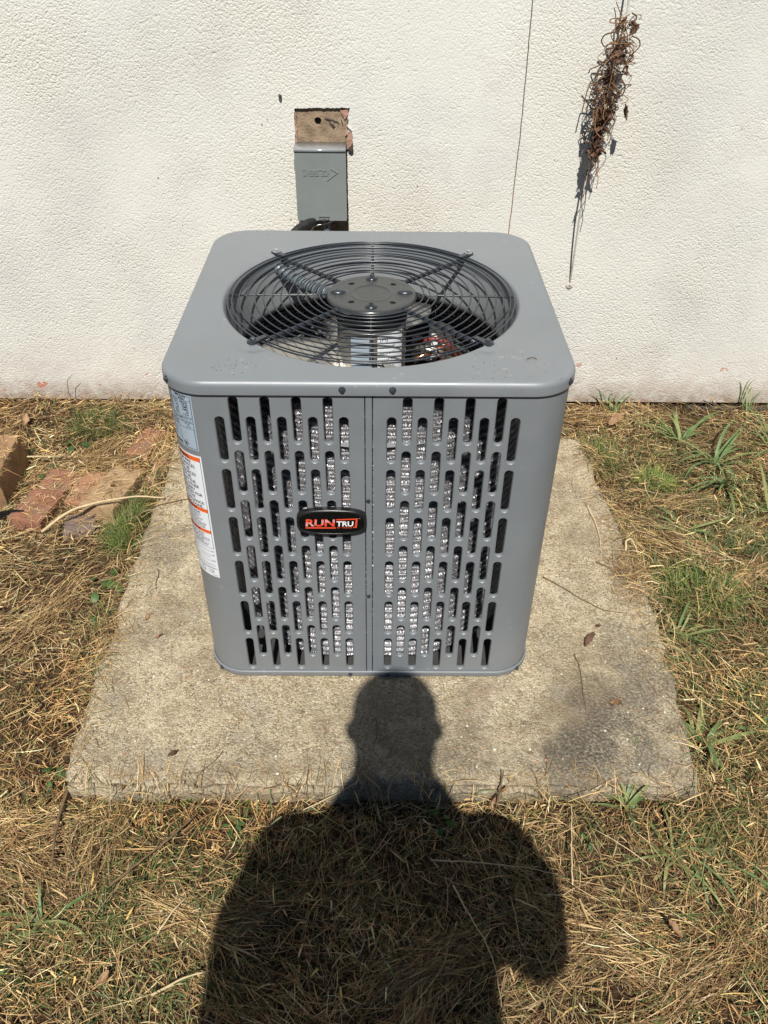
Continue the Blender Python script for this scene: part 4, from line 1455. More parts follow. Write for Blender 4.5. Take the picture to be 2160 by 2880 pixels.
for k in range(95):
    z = rv.gauss(1.01, .065) if k < 46 else rv.uniform(.80, .92)
    z = max(.79, min(1.13, z))
    c = cab(z)
    mb = leaf_mesh(rv.uniform(.014, .028), rv.uniform(.005, .010), rv.uniform(.3, 1.6), rv.uniform(-1.2, 1.2), .0034, rv)
    o = mb.build('dry_leaf', M['deadleaf'], vine, angle=180)
    q = Matrix.Translation(c + Vector((rv.gauss(.004, .5) * env(z), -rv.uniform(.0, .045), 0))) @ Matrix.Rotation(rv.uniform(0, 6.28), 4, 'Y') @ Matrix.Rotation(rv.uniform(-1, 1), 4, 'X') @ Matrix.Rotation(rv.uniform(-.8, .8), 4, 'Z')
    o.data.transform(q)
for (x, y, z) in ((.684, -.085, .948), (.690, -.08, .940), (.596, -.03, .865)):
    mb = leaf_mesh(.030, .013, .6, .5, .003, rv)
    o = mb.build('dry_leaf', M['deadleaf'], vine, angle=180)
    o.data.transform(Matrix.Translation((x, YW + y, z)) @ Matrix.Rotation(1.9, 4, 'Y') @ Matrix.Rotation(.4, 4, 'X'))

# ------------------------------------------------------------------ bricks on the left
FOOT = []


def brick(label, loc, size, rz, mat, tilt=(0, 0), holec=None, group=None, seed=1):
    """loc = centre of the top face"""
    rb = random.Random(seed)
    lx, ly, lz = size
    mt = Matrix.Translation(Vector(loc)) @ Matrix.Rotation(R(rz), 4, 'Z') @ Matrix.Rotation(R(tilt[0]), 4, 'X') @ Matrix.Rotation(R(tilt[1]), 4, 'Y')
    bm = bmesh.new()
    bmesh.ops.create_cube(bm, size=1, matrix=Matrix.Translation((0, 0, -lz / 2)) @ Matrix.Diagonal((lx, ly, lz, 1)))
    bmesh.ops.subdivide_edges(bm, edges=bm.edges[:], cuts=7, use_grid_fill=True)
    for v_ in bm.verts:
        ex = sum((abs(abs(v_.co.x) - lx / 2) < 1e-5, abs(abs(v_.co.y) - ly / 2) < 1e-5, abs(v_.co.z) < 1e-5 or abs(v_.co.z + lz) < 1e-5))
        k_ = .0016 if ex > 1 else .0007
        v_.co += Vector((rb.uniform(-1, 1), rb.uniform(-1, 1), rb.uniform(-1, 1))) * k_
        if ex > 1:
            v_.co.x *= 1 - .0025 / lx; v_.co.y *= 1 - .0025 / ly; v_.co.z = v_.co.z - .0018 if v_.co.z > -lz / 2 else v_.co.z
    if holec:
        hx, hy, hr = holec
        for v_ in bm.verts:
            pass
    me = bpy.data.meshes.new('brick')
    bm.to_mesh(me); bm.free()
    me.polygons.foreach_set('use_smooth', [True] * len(me.polygons)); me.set_sharp_from_angle(angle=R(55))
    me.materials.append(mat)
    o = bpy.data.objects.new('brick', me)
    o.matrix_basis = mt
    link(o)
    tag(o, label, 'brick', group)
    FOOT.append((loc[0], loc[1], lx, ly, R(rz), loc[2]))
    if holec:      # core hole: cut with a boolean so that it is a real hole
        cm = MB().lathe([(holec[2], -lz * .75), (holec[2], .02)], holec[0], holec[1], 20, caps=(True, True))
        me2 = bpy.data.meshes.new('cut'); me2.from_pydata(cm.v, [], cm.f)
        cu = bpy.data.objects.new('cut', me2); COL.objects.link(cu); cu.matrix_basis = mt
        b3 = bmesh.new(); b3.from_mesh(me2); bmesh.ops.recalc_face_normals(b3, faces=b3.faces); b3.to_mesh(me2); b3.free()
        md = o.modifiers.new('core', 'BOOLEAN'); md.operation = 'DIFFERENCE'; md.object = cu; md.solver = 'EXACT'
        bpy.context.view_layer.update()
        dg = bpy.context.evaluated_depsgraph_get()
        nm = bpy.data.meshes.new_from_object(o.evaluated_get(dg))
        o.modifiers.clear(); o.data = nm
        bpy.data.objects.remove(cu, do_unlink=True)
    return o


brick('tall weathered brown block at the left edge of the yard', (-1.200, .800, .050), (.215, .225, .135), 3, M['brick_br'], (1, -2), seed=2)
brick('red brick at the far end of the short row, partly under straw', (-.965, .800, -.040), (.098, .115, .06), -9, M['brick_red'], (3, 2), seed=3)
brick('red brown brick with a grey end, nearest in the row beside the block', (-.985, .672, -.028), (.100, .165, .06), -8, M['brick_red'], (-3, 3), seed=4)
brick('orange brick half buried in straw left of the tan brick', (-.868, .768, -.037), (.090, .150, .06), -6, M['brick_or'], (2, -2), seed=5)
brick('large tan brick with a round core hole beside the slab', (-.775, .737, -.012), (.100, .205, .075), -12, M['brick_tan'], (-2, 2), holec=(.004, .015, .019), seed=6)
brick('grey brown brick end sunk in the soil in front of the orange brick', (-.845, .610, -.045), (.085, .10, .05), 12, M['brick_dk'], (-5, 3), seed=7)
brick('red brick lying flat under straw near the wall', (-.748, 1.040, -.051), (.080, .160, .05), -14, M['brick_red'], (1, 2), seed=8)
brick('thin red brick edge showing beside the left side of the slab', (-.672, .878, -.048), (.05, .14, .05), -20, M['brick_red'], (2, 0), seed=9)

mb = MB()
pp = smoothpts([(-1.30, .60, -.052), (-1.16, .612, -.040), (-1.08, .618, -.030), (-1.035, .626, -.026), (-1.008, .632, -.034)], 6, 3)
for i, p in enumerate(pp):
    mb.v += [(p.x, p.y - .001, p.z + .0125), (p.x, p.y + .002, p.z + .0125), (p.x + .001, p.y + .002, p.z - .0125), (p.x, p.y - .001, p.z - .0125)]
for i in range(len(pp) - 1):
    for k in range(4):
        mb.f.append((i * 4 + k, i * 4 + (k + 1) % 4, i * 4 + 4 + (k + 1) % 4, i * 4 + 4 + k))
mb.f += [(0, 1, 2, 3), tuple(len(mb.v) - 4 + k for k in range(4))]
o = mb.build('plastic_strip', M['black'], smooth=False)
tag(o, 'black plastic edging strip sticking out by the left frame edge', 'edging')

# ------------------------------------------------------------------ straw and grass
def inpad(x, y, m_=0.0):
    xr = np.where(y < .1, .682 + (.704 - .682) * (y + .27) / .37, np.where(y < .4, .7035, .703 - .035 * (y - .4) / .6))
    return (x > -.624 - m_) & (x < xr + m_) & (y > -.272 - m_) & (y < .998 + m_)


def inbrick(x, y, m_=0.0):
    r_ = np.zeros(x.shape, bool)
    for bx_, by_, lx, ly, a, zt_ in FOOT:
        u = (x - bx_) * math.cos(a) + (y - by_) * math.sin(a); v_ = -(x - bx_) * math.sin(a) + (y - by_) * math.cos(a)
        r_ |= (np.abs(u) < lx / 2 + m_) & (np.abs(v_) < ly / 2 + m_)
    return r_


def ribbons(base_, head, L_, wd_, p0, p1, curl, rollv, col, seg=3, taper=(.6, 1, .8, .1)):
    n = len(base_)
    pts = np.zeros((n, seg + 1, 3)); pts[:, 0] = base_
    hd_ = np.zeros((n, seg + 1))
    for i in range(seg + 1):
        hd_[:, i] = head + curl * (i / seg)
    for i in range(seg):
        pt = p0 + (p1 - p0) * ((i + .5) / seg); h_ = (hd_[:, i] + hd_[:, i + 1]) / 2
        st = L_ / seg
        pts[:, i + 1] = pts[:, i] + np.stack([np.cos(h_) * np.cos(pt) * st, np.sin(h_) * np.cos(pt) * st, np.sin(pt) * st], 1)
    V = np.zeros((n, seg + 1, 2, 3))
    tp_ = np.interp(np.linspace(0, 1, seg + 1), np.linspace(0, 1, len(taper)), taper)
    for i in range(seg + 1):
        h_ = hd_[:, i]
        wv = np.stack([-np.sin(h_) * np.cos(rollv), np.cos(h_) * np.cos(rollv), np.sin(rollv)], 1) * (wd_ * tp_[i] / 2)[:, None]
        V[:, i, 0] = pts[:, i] - wv; V[:, i, 1] = pts[:, i] + wv
    k = (seg + 1) * 2
    f = []
    for i in range(seg): f.append([2 * i, 2 * i + 1, 2 * i + 3, 2 * i + 2])
    F = (np.array(f)[None] + (np.arange(n) * k)[:, None, None]).reshape(-1, 4)
    C = np.repeat(col, k, axis=0)
    return V.reshape(-1, 3), F, C


PAL_S = np.array([1.34, 1.30, 1.25]) * np.array([(.68, .50, .26), (.52, .36, .17), (.37, .235, .105), (.25, .145, .062), (.15, .082, .037), (.40, .31, .18), (.58, .42, .14), (.07, .042, .022), (.78, .64, .40)])
PW = np.array([.14, .17, .19, .18, .14, .05, .04, .07, .03])
PAL_G = 1.1 * np.array([(.10, .16, .045), (.15, .20, .06), (.20, .235, .085), (.21, .195, .07), (.06, .10, .035), (.30, .29, .12), (.12, .20, .07)])
GW = np.array([.2, .2, .2, .14, .12, .08, .06])
GREEN = [(.95, .62, .2, .45), (1.15, .25, .25, .6), (.85, -.05, .15, .5), (.62, -.62, .2, .45), (.90, .35, .20, .9), (.95, .08, .25, .55), (1.05, .95, .22, .7), (.72, .95, .10, .9), (1.2, .6, .30, .45), (.78, -.42, .16, .7), (.55, -.55, .14, .4), (-.48, -.45, .16, .75), (-.36, -.62, .16, .7), (-.62, -.58, .10, .45), (-.95, 1.12, .12, .5), (-.68, .55, .07, .6), (-.72, .22, .08, .35), (.1, -.5, .3, .35), (-.30, -.40, .10, .3), (1.0, -.45, .3, .5), (-1.0, -.5, .4, .4)]
BARE = [(.95, .75, .07, .6), (1.2, .45, .10, .5), (.8, .45, .06, .5), (.45, -.45, .06, .4), (-.2, -.6, .06, .4), (1.15, 1.1, .08, .5), (-.75, .05, .06, .5), (-.95, -.2, .1, .5), (.95, -.35, .07, .5), (-.86, .40, .12, .75), (-.62, -.40, .07, .6), (-.98, .42, .08, .5), (.80, 1.0, .05, .3), (-.9, .06, .1, .3), (-1.03, .72, .05, .9)]


def fieldv(x, y, G): return sum(w_ * np.exp(-(((x - gx_) ** 2 + (y - gy_) ** 2) / r_ ** 2)) for gx_, gy_, r_, w_ in G)


def patchn(x, y): return vn(x, y, 6, 9) * .6 + vn(x, y, 17, 10) * .4


def scatter(n, seed):
    rg = np.random.default_rng(seed)
    # dense where the yard lies in view, thinning outwards
    x = np.concatenate([rg.uniform(-1.55, 1.65, int(n * .92)), rg.uniform(-3, 3, n - int(n * .92))])
    y = np.concatenate([rg.uniform(-.95, 1.275, int(n * .92)), rg.uniform(-2.5, 1.27, n - int(n * .92))])
    keep_ = ~inpad(x, y, -.004)
    return x[keep_], y[keep_], rg


def make_straw(n, seed, lo, hi, wlo, whi, lift, name, label, cat, layer):
    x, y, rg = scatter(n, seed)
    bare = np.clip(fieldv(x, y, BARE), 0, 1)
    k = rg.random(len(x)) > np.clip(bare * .85 + np.clip(vn(x, y, 8, 91) * 1.6 - 1.05, 0, .6), 0, .93)
    k &= ~(inbrick(x, y, -.005) & (rg.random(len(x)) < .58))
    x, y = x[k], y[k]; n = len(x)
    g = hgt(x, y)
    L_ = rg.uniform(lo, hi, n) * rg.uniform(.5, 1, n)
    flow = vn(x, y, 2.2, 31) * 6.28 + vn(x, y, 7, 32) * 2.5
    head = np.where(rg.random(n) < .55, flow + rg.normal(0, .7, n), rg.uniform(0, 6.28, n))
    thick = .30 + .9 * patchn(x, y) + 1.1 * np.exp(-((y - 1.23) / .09) ** 2) * (.3 + vn(x, y, 5, 71))
    z = g + rg.random(n) ** 1.4 * layer * thick
    onb = inbrick(x, y, .0)
    for bx_, by_, lx, ly, a, zt_ in FOOT:
        u = (x - bx_) * math.cos(a) + (y - by_) * math.sin(a); v_ = -(x - bx_) * math.sin(a) + (y - by_) * math.cos(a)
        inside = (np.abs(u) < lx / 2) & (np.abs(v_) < ly / 2)
        z = np.where(inside, zt_ + rg.uniform(.001, .006, n), z)
    p0 = rg.normal(0, .10, n) + lift * rg.random(n) ** 3; p1 = p0 * .2 + rg.normal(-.05, .15, n)
    p0 = np.where(onb, rg.normal(0, .03, n), p0)
    curl = rg.normal(0, .45, n)
    ci = rg.choice(len(PAL_S), n, p=PW / PW.sum())
    tone = .45 + .62 * vn(x, y, 4.5, 41) + .42 * vn(x, y, 13, 42) + .16 * np.exp(-((x + .95) / .4) ** 2)
    col = PAL_S[ci] * (tone * rg.uniform(.8, 1.2, n))[:, None]
    redd = np.clip(vn(x, y, 3.1, 55) * 2 - .85, 0, 1)[:, None]
    col = col * (1 - .35 * redd) + col * np.array([1.15, .85, .62]) * .35 * redd
    V, F, C = ribbons(np.stack([x, y, z], 1), head, L_, rg.uniform(wlo, whi, n), p0, p1, curl, rg.normal(0, .5, n), col, 3)
    V[:, 2] = np.maximum(V[:, 2], -.12)
    bad = V[:, 1] > YW - .002
    V[bad, 1] = YW - .002
    o = rawmesh(name, V, F, C, M['straw'])
    return tag(o, label, cat, kind='stuff')


make_straw(165000, 1, .015, .065, .0007, .0015, .5, 'straw_litter', 'dense mat of short dry tan straw covering the yard', 'straw', .030)
make_straw(7000, 2, .06, .15, .0009, .0019, .5, 'long_straw', 'longer bleached straws lying across the mown yard', 'straw', .042)


make_straw(7000, 8, .02, .055, .0022, .0042, .5, 'dry_blades', 'flat pieces of dry grass leaf lying on the straw', 'straw', .040)


def mats(n, seed):
    rg = np.random.default_rng(seed)
    m_ = 46
    cx_ = np.concatenate([rg.uniform(-1.5, -.66, 17), rg.uniform(.74, 1.6, 17), rg.uniform(-.7, .8, 12)])
    cy_ = np.concatenate([rg.uniform(-.6, 1.25, 17), rg.uniform(-.6, 1.25, 17), rg.uniform(-.75, -.36, 12)])
    a_ = rg.uniform(0, 3.14, m_); sz = rg.uniform(.03, .08, m_); tn = rg.uniform(.55, 1.15, m_)
    i = rg.integers(m_, size=n)
    u = rg.normal(0, 1, n) * sz[i] * 1.5; v_ = rg.normal(0, 1, n) * sz[i] * .5
    x = cx_[i] + u * np.cos(a_[i]) - v_ * np.sin(a_[i]); y = cy_[i] + u * np.sin(a_[i]) + v_ * np.cos(a_[i])
    k = ~inpad(x, y, .0) & ~inbrick(x, y, -.01) & (y < 1.26)
    x, y, i = x[k], y[k], i[k]; n = len(x)
    z = hgt(x, y) + .012 + rg.random(n) * .018 * np.exp(-((x - cx_[i]) ** 2 + (y - cy_[i]) ** 2) / (sz[i] * 1.6) ** 2)
    head = a_[i] + rg.normal(0, .32, n) + np.where(rg.random(n) < .5, 0, np.pi)
    col = PAL_S[rg.choice(len(PAL_S), n, p=PW / PW.sum())] * (tn[i] * rg.uniform(.75, 1.15, n))[:, None]
    V, F, C = ribbons(np.stack([x, y, z], 1), head, rg.uniform(.03, .10, n), rg.uniform(.0008, .0017, n), rg.normal(.02, .10, n), rg.normal(-.1, .12, n), rg.normal(0, .35, n), rg.normal(0, .5, n), col, 3)
    V[:, 1] = np.minimum(V[:, 1], YW - .002)
    return tag(rawmesh('matted_thatch', V, F, C, M['straw']), 'flattened mats of dead grass combed in one direction', 'straw', kind='stuff')


mats(17000, 51)


def make_grass(n, seed, lo, hi, name, label, thr, fine=1.0):
    x, y, rg = scatter(n, seed)
    gr = fieldv(x, y, GREEN) * 1.15 + .10
    gr = gr * (.35 + 1.5 * np.clip(patchn(x, y) - .25, 0, 1))
    k = rg.random(len(x)) < gr
    k &= ~inbrick(x, y, .005)
    x, y = x[k], y[k]; n = len(x)
    z = hgt(x, y) + rg.uniform(0, .012, n)
    L_ = rg.uniform(lo, hi, n) * rg.uniform(.5, 1, n)
    head = rg.uniform(0, 6.28, n) * .5 + (vn(x, y, 9, 61) * 12.5) * .5
    p0 = rg.uniform(.25, 1.25, n); p1 = p0 - rg.uniform(.3, 1.5, n)
    ci = rg.choice(len(PAL_G), n, p=GW / GW.sum())
    col = PAL_G[ci] * rg.uniform(.75, 1.25, (n, 1))
    V, F, C = ribbons(np.stack([x, y, z], 1), head, L_, rg.uniform(.0012, .0026, n) * fine, p0, p1, rg.normal(0, .5, n), rg.normal(0, .4, n), col, 3, (.8, 1, .7, .08))
    bad = V[:, 1] > YW - .002
    V[bad, 1] = YW - .002
    V[:, 2] = np.maximum(V[:, 2], -.1)
    return tag(rawmesh(name, V, F, C, M['grass']), label, 'grass', kind='stuff')


make_grass(115000, 3, .025, .075, 'short_grass', 'thin short green grass growing through the straw', .5)


# straw strewn on the slab edges
rg = np.random.default_rng(77)
n = 900
e_ = rg.integers(0, 3, n)
x = np.where(e_ == 0, -.624 + np.abs(rg.normal(0, .03, n)), np.where(e_ == 1, .695 - np.abs(rg.normal(0, .035, n)), rg.uniform(-.6, .67, n)))
y = np.where(e_ < 2, rg.uniform(-.25, .95, n), np.where(rg.random(n) < .75, -.27 + np.abs(rg.normal(0, .012, n)), .95 - np.abs(rg.normal(0, .05, n))))
k = ((np.abs(x) > .42) | (y < -.03) | (y > .75)) & (y < .98) & (y > -.268)
# a matted clump lies over the right edge of the slab
xm, ym = rg.normal(.68, .030, 500), rg.normal(.345, .05, 500)
x, y = np.concatenate([x[k], xm]), np.concatenate([y[k], ym])
n = len(x)
col = PAL_S[rg.choice(len(PAL_S), n, p=PW / PW.sum())] * rg.uniform(.6, 1.1, (n, 1))
zz_ = np.where(inpad(x, y), .0012, -.03) + np.where(np.arange(n) > n - 500, rg.uniform(0, .012, n), rg.uniform(0, .002, n))
V, F, C = ribbons(np.stack([x, y, zz_], 1), rg.uniform(0, 6.28, n), rg.uniform(.012, .06, n), rg.uniform(.0007, .0015, n), rg.normal(.03, .05, n), rg.normal(0, .05, n), rg.normal(0, 1.0, n), rg.normal(0, .3, n), col, 3)
k = inpad(V[:, 0], V[:, 1], -.01)
V[:, 2] = np.where(k, np.maximum(V[:, 2], .0006), V[:, 2])
tag(rawmesh('slab_litter', V, F, C, M['straw']), 'loose bits of straw strewn along the edges of the slab', 'straw', kind='stuff')


# straw leaning over the slab's rim
rg = np.random.default_rng(78)
P1 = np.array(crn); P2 = np.roll(P1, -1, 0); ln = np.hypot(*(P2 - P1).T)
n = 4200
ei = rg.choice(len(crn), n, p=ln / ln.sum()); f = rg.random(n)
p = P1[ei] + (P2 - P1)[ei] * f[:, None]; d = (P2 - P1)[ei] / ln[ei][:, None]
outn = np.stack([d[:, 1], -d[:, 0]], 1)
dense = np.clip(vn(p[:, 0], p[:, 1], 9, 81) * 1.9 - .35, 0.05, 1)
k = rg.random(n) < dense * np.where(p[:, 1] < -.2, .3, 1)
p, outn = p[k], outn[k]; n = len(p)
st_ = p + outn * rg.uniform(.004, .05, n)[:, None]
head = np.arctan2(-outn[:, 1], -outn[:, 0]) + rg.normal(0, .9, n)
z = rg.uniform(-.045, .004, n)
col = PAL_S[rg.choice(len(PAL_S), n, p=PW / PW.sum())] * rg.uniform(.7, 1.1, (n, 1))
gk = rg.random(n) < .22
col[gk] = PAL_G[rg.integers(len(PAL_G), size=gk.sum())]
V, F, C = ribbons(np.stack([st_[:, 0], st_[:, 1], z], 1), head, rg.uniform(.03, .10, n), rg.uniform(.001, .0022, n), rg.uniform(.2, .9, n), rg.uniform(-.9, .1, n), rg.normal(0, .5, n), rg.normal(0, .4, n), col, 4)
kk = inpad(V[:, 0], V[:, 1], -.006)
V[:, 2] = np.where(kk, np.maximum(V[:, 2], .0008), V[:, 2])
tag(rawmesh('edge_straw', V, F, C, M['straw']), 'straw and grass creeping over the rim of the slab', 'straw', kind='stuff')


# fine tufts
def tuft(label, c, r_, n, lo, hi, seed, bright=1.0, wd_=.0016):
    rg = np.random.default_rng(seed)
    a = rg.uniform(0, 6.28, n); q = np.sqrt(rg.random(n)) * r_[0]; q2 = np.sqrt(rg.random(n))
    x = c[0] + np.cos(a) * q; y = c[1] + np.sin(a) * q * r_[1] / r_[0]
    if len(r_) > 2:
        dx_, dy_ = (x - c[0]), (y - c[1]); x = c[0] + dx_ * math.cos(r_[2]) - dy_ * math.sin(r_[2]); y = c[1] + dx_ * math.sin(r_[2]) + dy_ * math.cos(r_[2])
    z = hgt(x, y) + .004
    head = a + rg.normal(0, .9, n)
    p0 = rg.uniform(.7, 1.45, n); p1 = p0 - rg.uniform(.5, 1.6, n)
    col = PAL_G[rg.choice(len(PAL_G), n, p=GW / GW.sum())] * rg.uniform(.8, 1.2, (n, 1)) * np.array([bright, bright * 1.05, bright * .8])
    V, F, C = ribbons(np.stack([x, y, z], 1) - np.array([c[0], c[1], 0]), head, rg.uniform(lo, hi, n), np.full(n, wd_), p0, p1, rg.normal(0, .4, n), rg.normal(0, .4, n), col, 4, (.8, 1, .8, .5, .05))
    o = rawmesh('grass_tuft', V, F, C, M['grass'])
    o.matrix_basis = Matrix.Translation((c[0], c[1], 0))
    return tag(o, label, 'grass tuft')


tuft('fine green grass tuft growing along the left edge of the slab', (-.690, .600), (.13, .045, 1.45), 750, .05, .10, 1, 1.05)
tuft('dark green grass tuft on the far left near the wall', (-.930, 1.115), (.09, .06), 380, .04, .09, 2, .75)
tuft('small bright yellow green tuft right of the slab', (.885, .840), (.055, .045), 340, .035, .065, 3, 1.9, .0014)
tuft('loose green tuft at the far right corner of the slab', (.725, .945), (.06, .09), 260, .04, .08, 4, 1.0)
tuft('low green tuft in the middle of the right hand lawn', (.865, .335), (.11, .07), 420, .04, .09, 5, 1.15, .0022)


# broad-bladed grass clumps
def blade(L_, wd_, p0, p1, head, curl, rgn, n=9):
    mb = MB(); p = Vector((0, 0, 0)); h_ = head; pts = []
    for i in range(n + 1):
        f = i / n; pt = p0 + (p1 - p0) * f
        pts.append((p.copy(), h_, pt)); p = p + Vector((math.cos(h_) * math.cos(pt), math.sin(h_) * math.cos(pt), math.sin(pt))) * (L_ / n); h_ += curl / n
    for i, (p, h_, pt) in enumerate(pts):
        f = i / n
        ww = wd_ * (.45 + .75 * min(1, f * 4)) * (1 - f ** 3) / 1.2 + .0003
        sd_ = Vector((-math.sin(h_), math.cos(h_), 0)) * ww / 2
        un = Vector((-math.sin(pt) * math.cos(h_), -math.sin(pt) * math.sin(h_), math.cos(pt)))
        mb.v += [tuple(p - sd_ + un * ww * .16), tuple(p), tuple(p + sd_ + un * ww * .16)]
    for i in range(n):
        for k in range(2):
            q = i * 3 + k
            mb.f.append((q, q + 1, q + 4, q + 3))
    return mb


def clump(label, c, nb, lo, hi, wlo, whi, seed, heads=None, name='crabgrass', pr=(.35, 1.2), yel=.25):
    rc = random.Random(seed)
    z = float(hgt(c[0], c[1])) + .004
    r_ = thing(name, (c[0], c[1], z), label, 'grass plant', 'broad bladed grass plants in the yard')
    for k in range(int(nb * 1.35)):
        h_ = rc.uniform(0, 6.28) if heads is None else R(heads[k % len(heads)]) + rc.gauss(0, .45)
        p0 = rc.uniform(*pr)
        mb = blade(rc.uniform(lo, hi), rc.uniform(wlo, whi) * 1.1, p0, p0 - rc.uniform(.5, 1.7), h_, rc.gauss(0, .4), rc)
        off = Vector((c[0] + rc.gauss(0, .008), c[1] + rc.gauss(0, .008), z))
        mb.v = [(p[0] + off.x, min(p[1] + off.y, YW - .004), max(p[2] + off.z, float(-.064))) for p in mb.v]
        mb.build('leaf_blade', M['crab2' if rc.random() < yel else 'crab'], r_, angle=180, merge=False, recalc=False)
    return r_


clump('tall broad grass clump against the wall right of the slab, largest of them', (1.03, 1.06), 12, .10, .22, .006, .010, 1, (60, 100, 130, 170, 30, 200))
clump('broad grass clump in front of the largest one on the right', (1.11, .935), 14, .12, .24, .006, .010, 2, (10, 40, 70, 150, 190, 260))
clump('broad grass with drooping blades in the middle right yard', (1.10, .82), 10, .10, .20, .006, .009, 3, (200, 240, 280, 320, 100))
clump('broad grass with long flat blades at the right frame edge', (1.20, .70), 10, .14, .26, .007, .010, 4, (0, 20, 160, 190, 60), pr=(.15, .7))
clump('small blue green grass plant between the slab and the right yard', (.90, .59), 9, .09, .17, .006, .009, 5, (160, 185, 140, 300, 330), pr=(.15, .8))
clump('grass plant at the wall foot near the right frame edge', (1.33, 1.02), 10, .10, .24, .005, .008, 6)
clump('slender upright blades against the wall at the far right', (1.30, 1.22), 4, .12, .24, .003, .0045, 7, (80, 110, 60), pr=(1.0, 1.4))
clump('broad grass plant leaning over the right front corner of the slab', (.735, -.125), 17, .08, .17, .007, .011, 8, (150, 175, 200, 230, 260, 40, 80, 10), pr=(.2, 1.0))
clump('short grass plant beside the middle of the right slab edge', (.775, .185), 10, .07, .15, .005, .008, 9, (20, 60, 170, 200, 330), pr=(.2, .9))
clump('pale grass runner lying across the right front yard', (.60, -.40), 14, .08, .17, .004, .007, 10, (110, 90, 300, 280, 200, 10), pr=(.05, .5), yel=.5)
clump('grass plant growing over the front edge of the slab', (.525, -.30), 11, .07, .15, .005, .008, 11, (100, 80, 130, 60, 180), pr=(.4, 1.1), yel=.35)
clump('long bladed grass at the lower right corner of the yard', (.82, -.52), 16, .10, .22, .005, .009, 12, (100, 120, 280, 300, 210, 30), pr=(.05, .6), yel=.3)
clump('grass plant with blades spread flat right of the front corner', (.88, -.10), 10, .10, .18, .006, .009, 13, (10, 30, 340, 190), pr=(.05, .6))
clump('small grass plant at the left frame edge near the bottom', (-.60, -.53), 9, .06, .13, .004, .007, 14, pr=(.1, .8))
clump('grass blades by the wall between the slab and the largest clump', (.83, 1.22), 6, .09, .16, .004, .006, 15, (70, 110, 20, 160), pr=(.9, 1.4))
clump('sparse grass plant at the right edge of the yard level with the slab', (1.10, .30), 10, .08, .17, .005, .008, 16, pr=(.1, .9))
clump('wide bladed grass near the right frame edge low in the view', (1.0, -.28), 11, .10, .2, .006, .009, 17, (200, 230, 20, 60, 300), pr=(.05, .7))


# broadleaf weeds
def weed(label, c, nl, size, seed, name='weed'):
    rc = random.Random(seed)
    z = float(hgt(c[0], c[1])) + .006
    r_ = thing(name, (c[0], c[1], z), label, 'weed', 'small leafy weeds')
    mb = MB()
    tips = []
    for k in range(nl):
        a = k * 2.4 + rc.uniform(-.4, .4); L_ = size * rc.uniform(.3, .9); hh = size * rc.uniform(.4, 1.0)
        tip = Vector((c[0] + math.cos(a) * L_, c[1] + math.sin(a) * L_, z + hh))
        mb.tube(smoothpts([(c[0], c[1], z - .01), (c[0] + math.cos(a) * L_ * .4, c[1] + math.sin(a) * L_ * .4, z + hh * .7), tip], 3, 2), .0009, 5)
        tips.append((tip, a))
    mb.build('stem', M['weed'], r_, angle=180)
    for tip, a in tips:
        L2 = size * rc.uniform(.75, 1.15)
        lm = leaf_mesh(L2, L2 * rc.uniform(.30, .40), -.12, rc.uniform(-.5, -.1), .0006, rc, 8)
        q = Matrix.Translation(tip) @ Matrix.Rotation(a + rc.uniform(-.4, .4), 4, 'Z') @ Matrix.Rotation(rc.uniform(-.15, .3), 4, 'Y') @ Matrix.Rotation(rc.uniform(-.3, .3), 4, 'X')
        lm.v = [tuple(q @ Vector(p)) for p in lm.v]
        lm.build('leaf', M['weed'], r_, angle=180, merge=False, recalc=False)
    return r_


weed('green weed with pointed leaves at the left slab edge', (-.672, .372), 4, .034, 1)
weed('broad leaved weed just left of the pointed leaved one', (-.722, .325), 4, .036, 2)
weed('single leaf weed poking from the fine green tuft', (-.690, .520), 3, .026, 3)
weed('weed at the back left of the slab beside the thin red brick', (-.690, .845), 4, .028, 4)
weed('small weed among the straw behind the short brick row', (-.975, 1.015), 3, .026, 5)
weed('small weed lower on the left slab edge', (-.702, .255), 4, .022, 6)
weed('clover like weed in front of the slab left of the shadow', (-.268, -.335), 6, .016, 7)
weed('tiny weed by the front slab edge left of the shadow', (-.255, -.292), 4, .013, 8)
weed('small weed in the straw just right of the shadow', (.435, -.375), 4, .018, 9)
weed('weed under the shadow of the shoulder near the slab', (.145, -.335), 4, .022, 10)
weed('low weed at the left frame edge beside the slab corner', (-.665, -.225), 4, .024, 11)
weed('small weed left of the near red brown brick', (-1.02, .86), 4, .026, 12)


# twigs, stalks and dead leaves
def twig(name, label, cat, pts, r_, mat, group=None, n=6):
    pts = [Vector(p) for p in pts]
    o_ = pts[0].copy()
    sm = smoothpts(pts, 5, 3)
    rt_ = random.Random(hash(label) % 1000 if False else len(label) * 7 + int(abs(o_.x) * 1000))
    sm = [p + Vector((rt_.uniform(-1, 1), rt_.uniform(-1, 1), 0)) * .0009 for p in sm]
    rd_ = [r_ * (1 - .55 * i / len(sm)) for i in range(len(sm))]
    o = MB().tube(sm, rd_, n).build(name, M[mat], angle=180, origin=tuple(o_))
    return tag(o, label, cat, group)


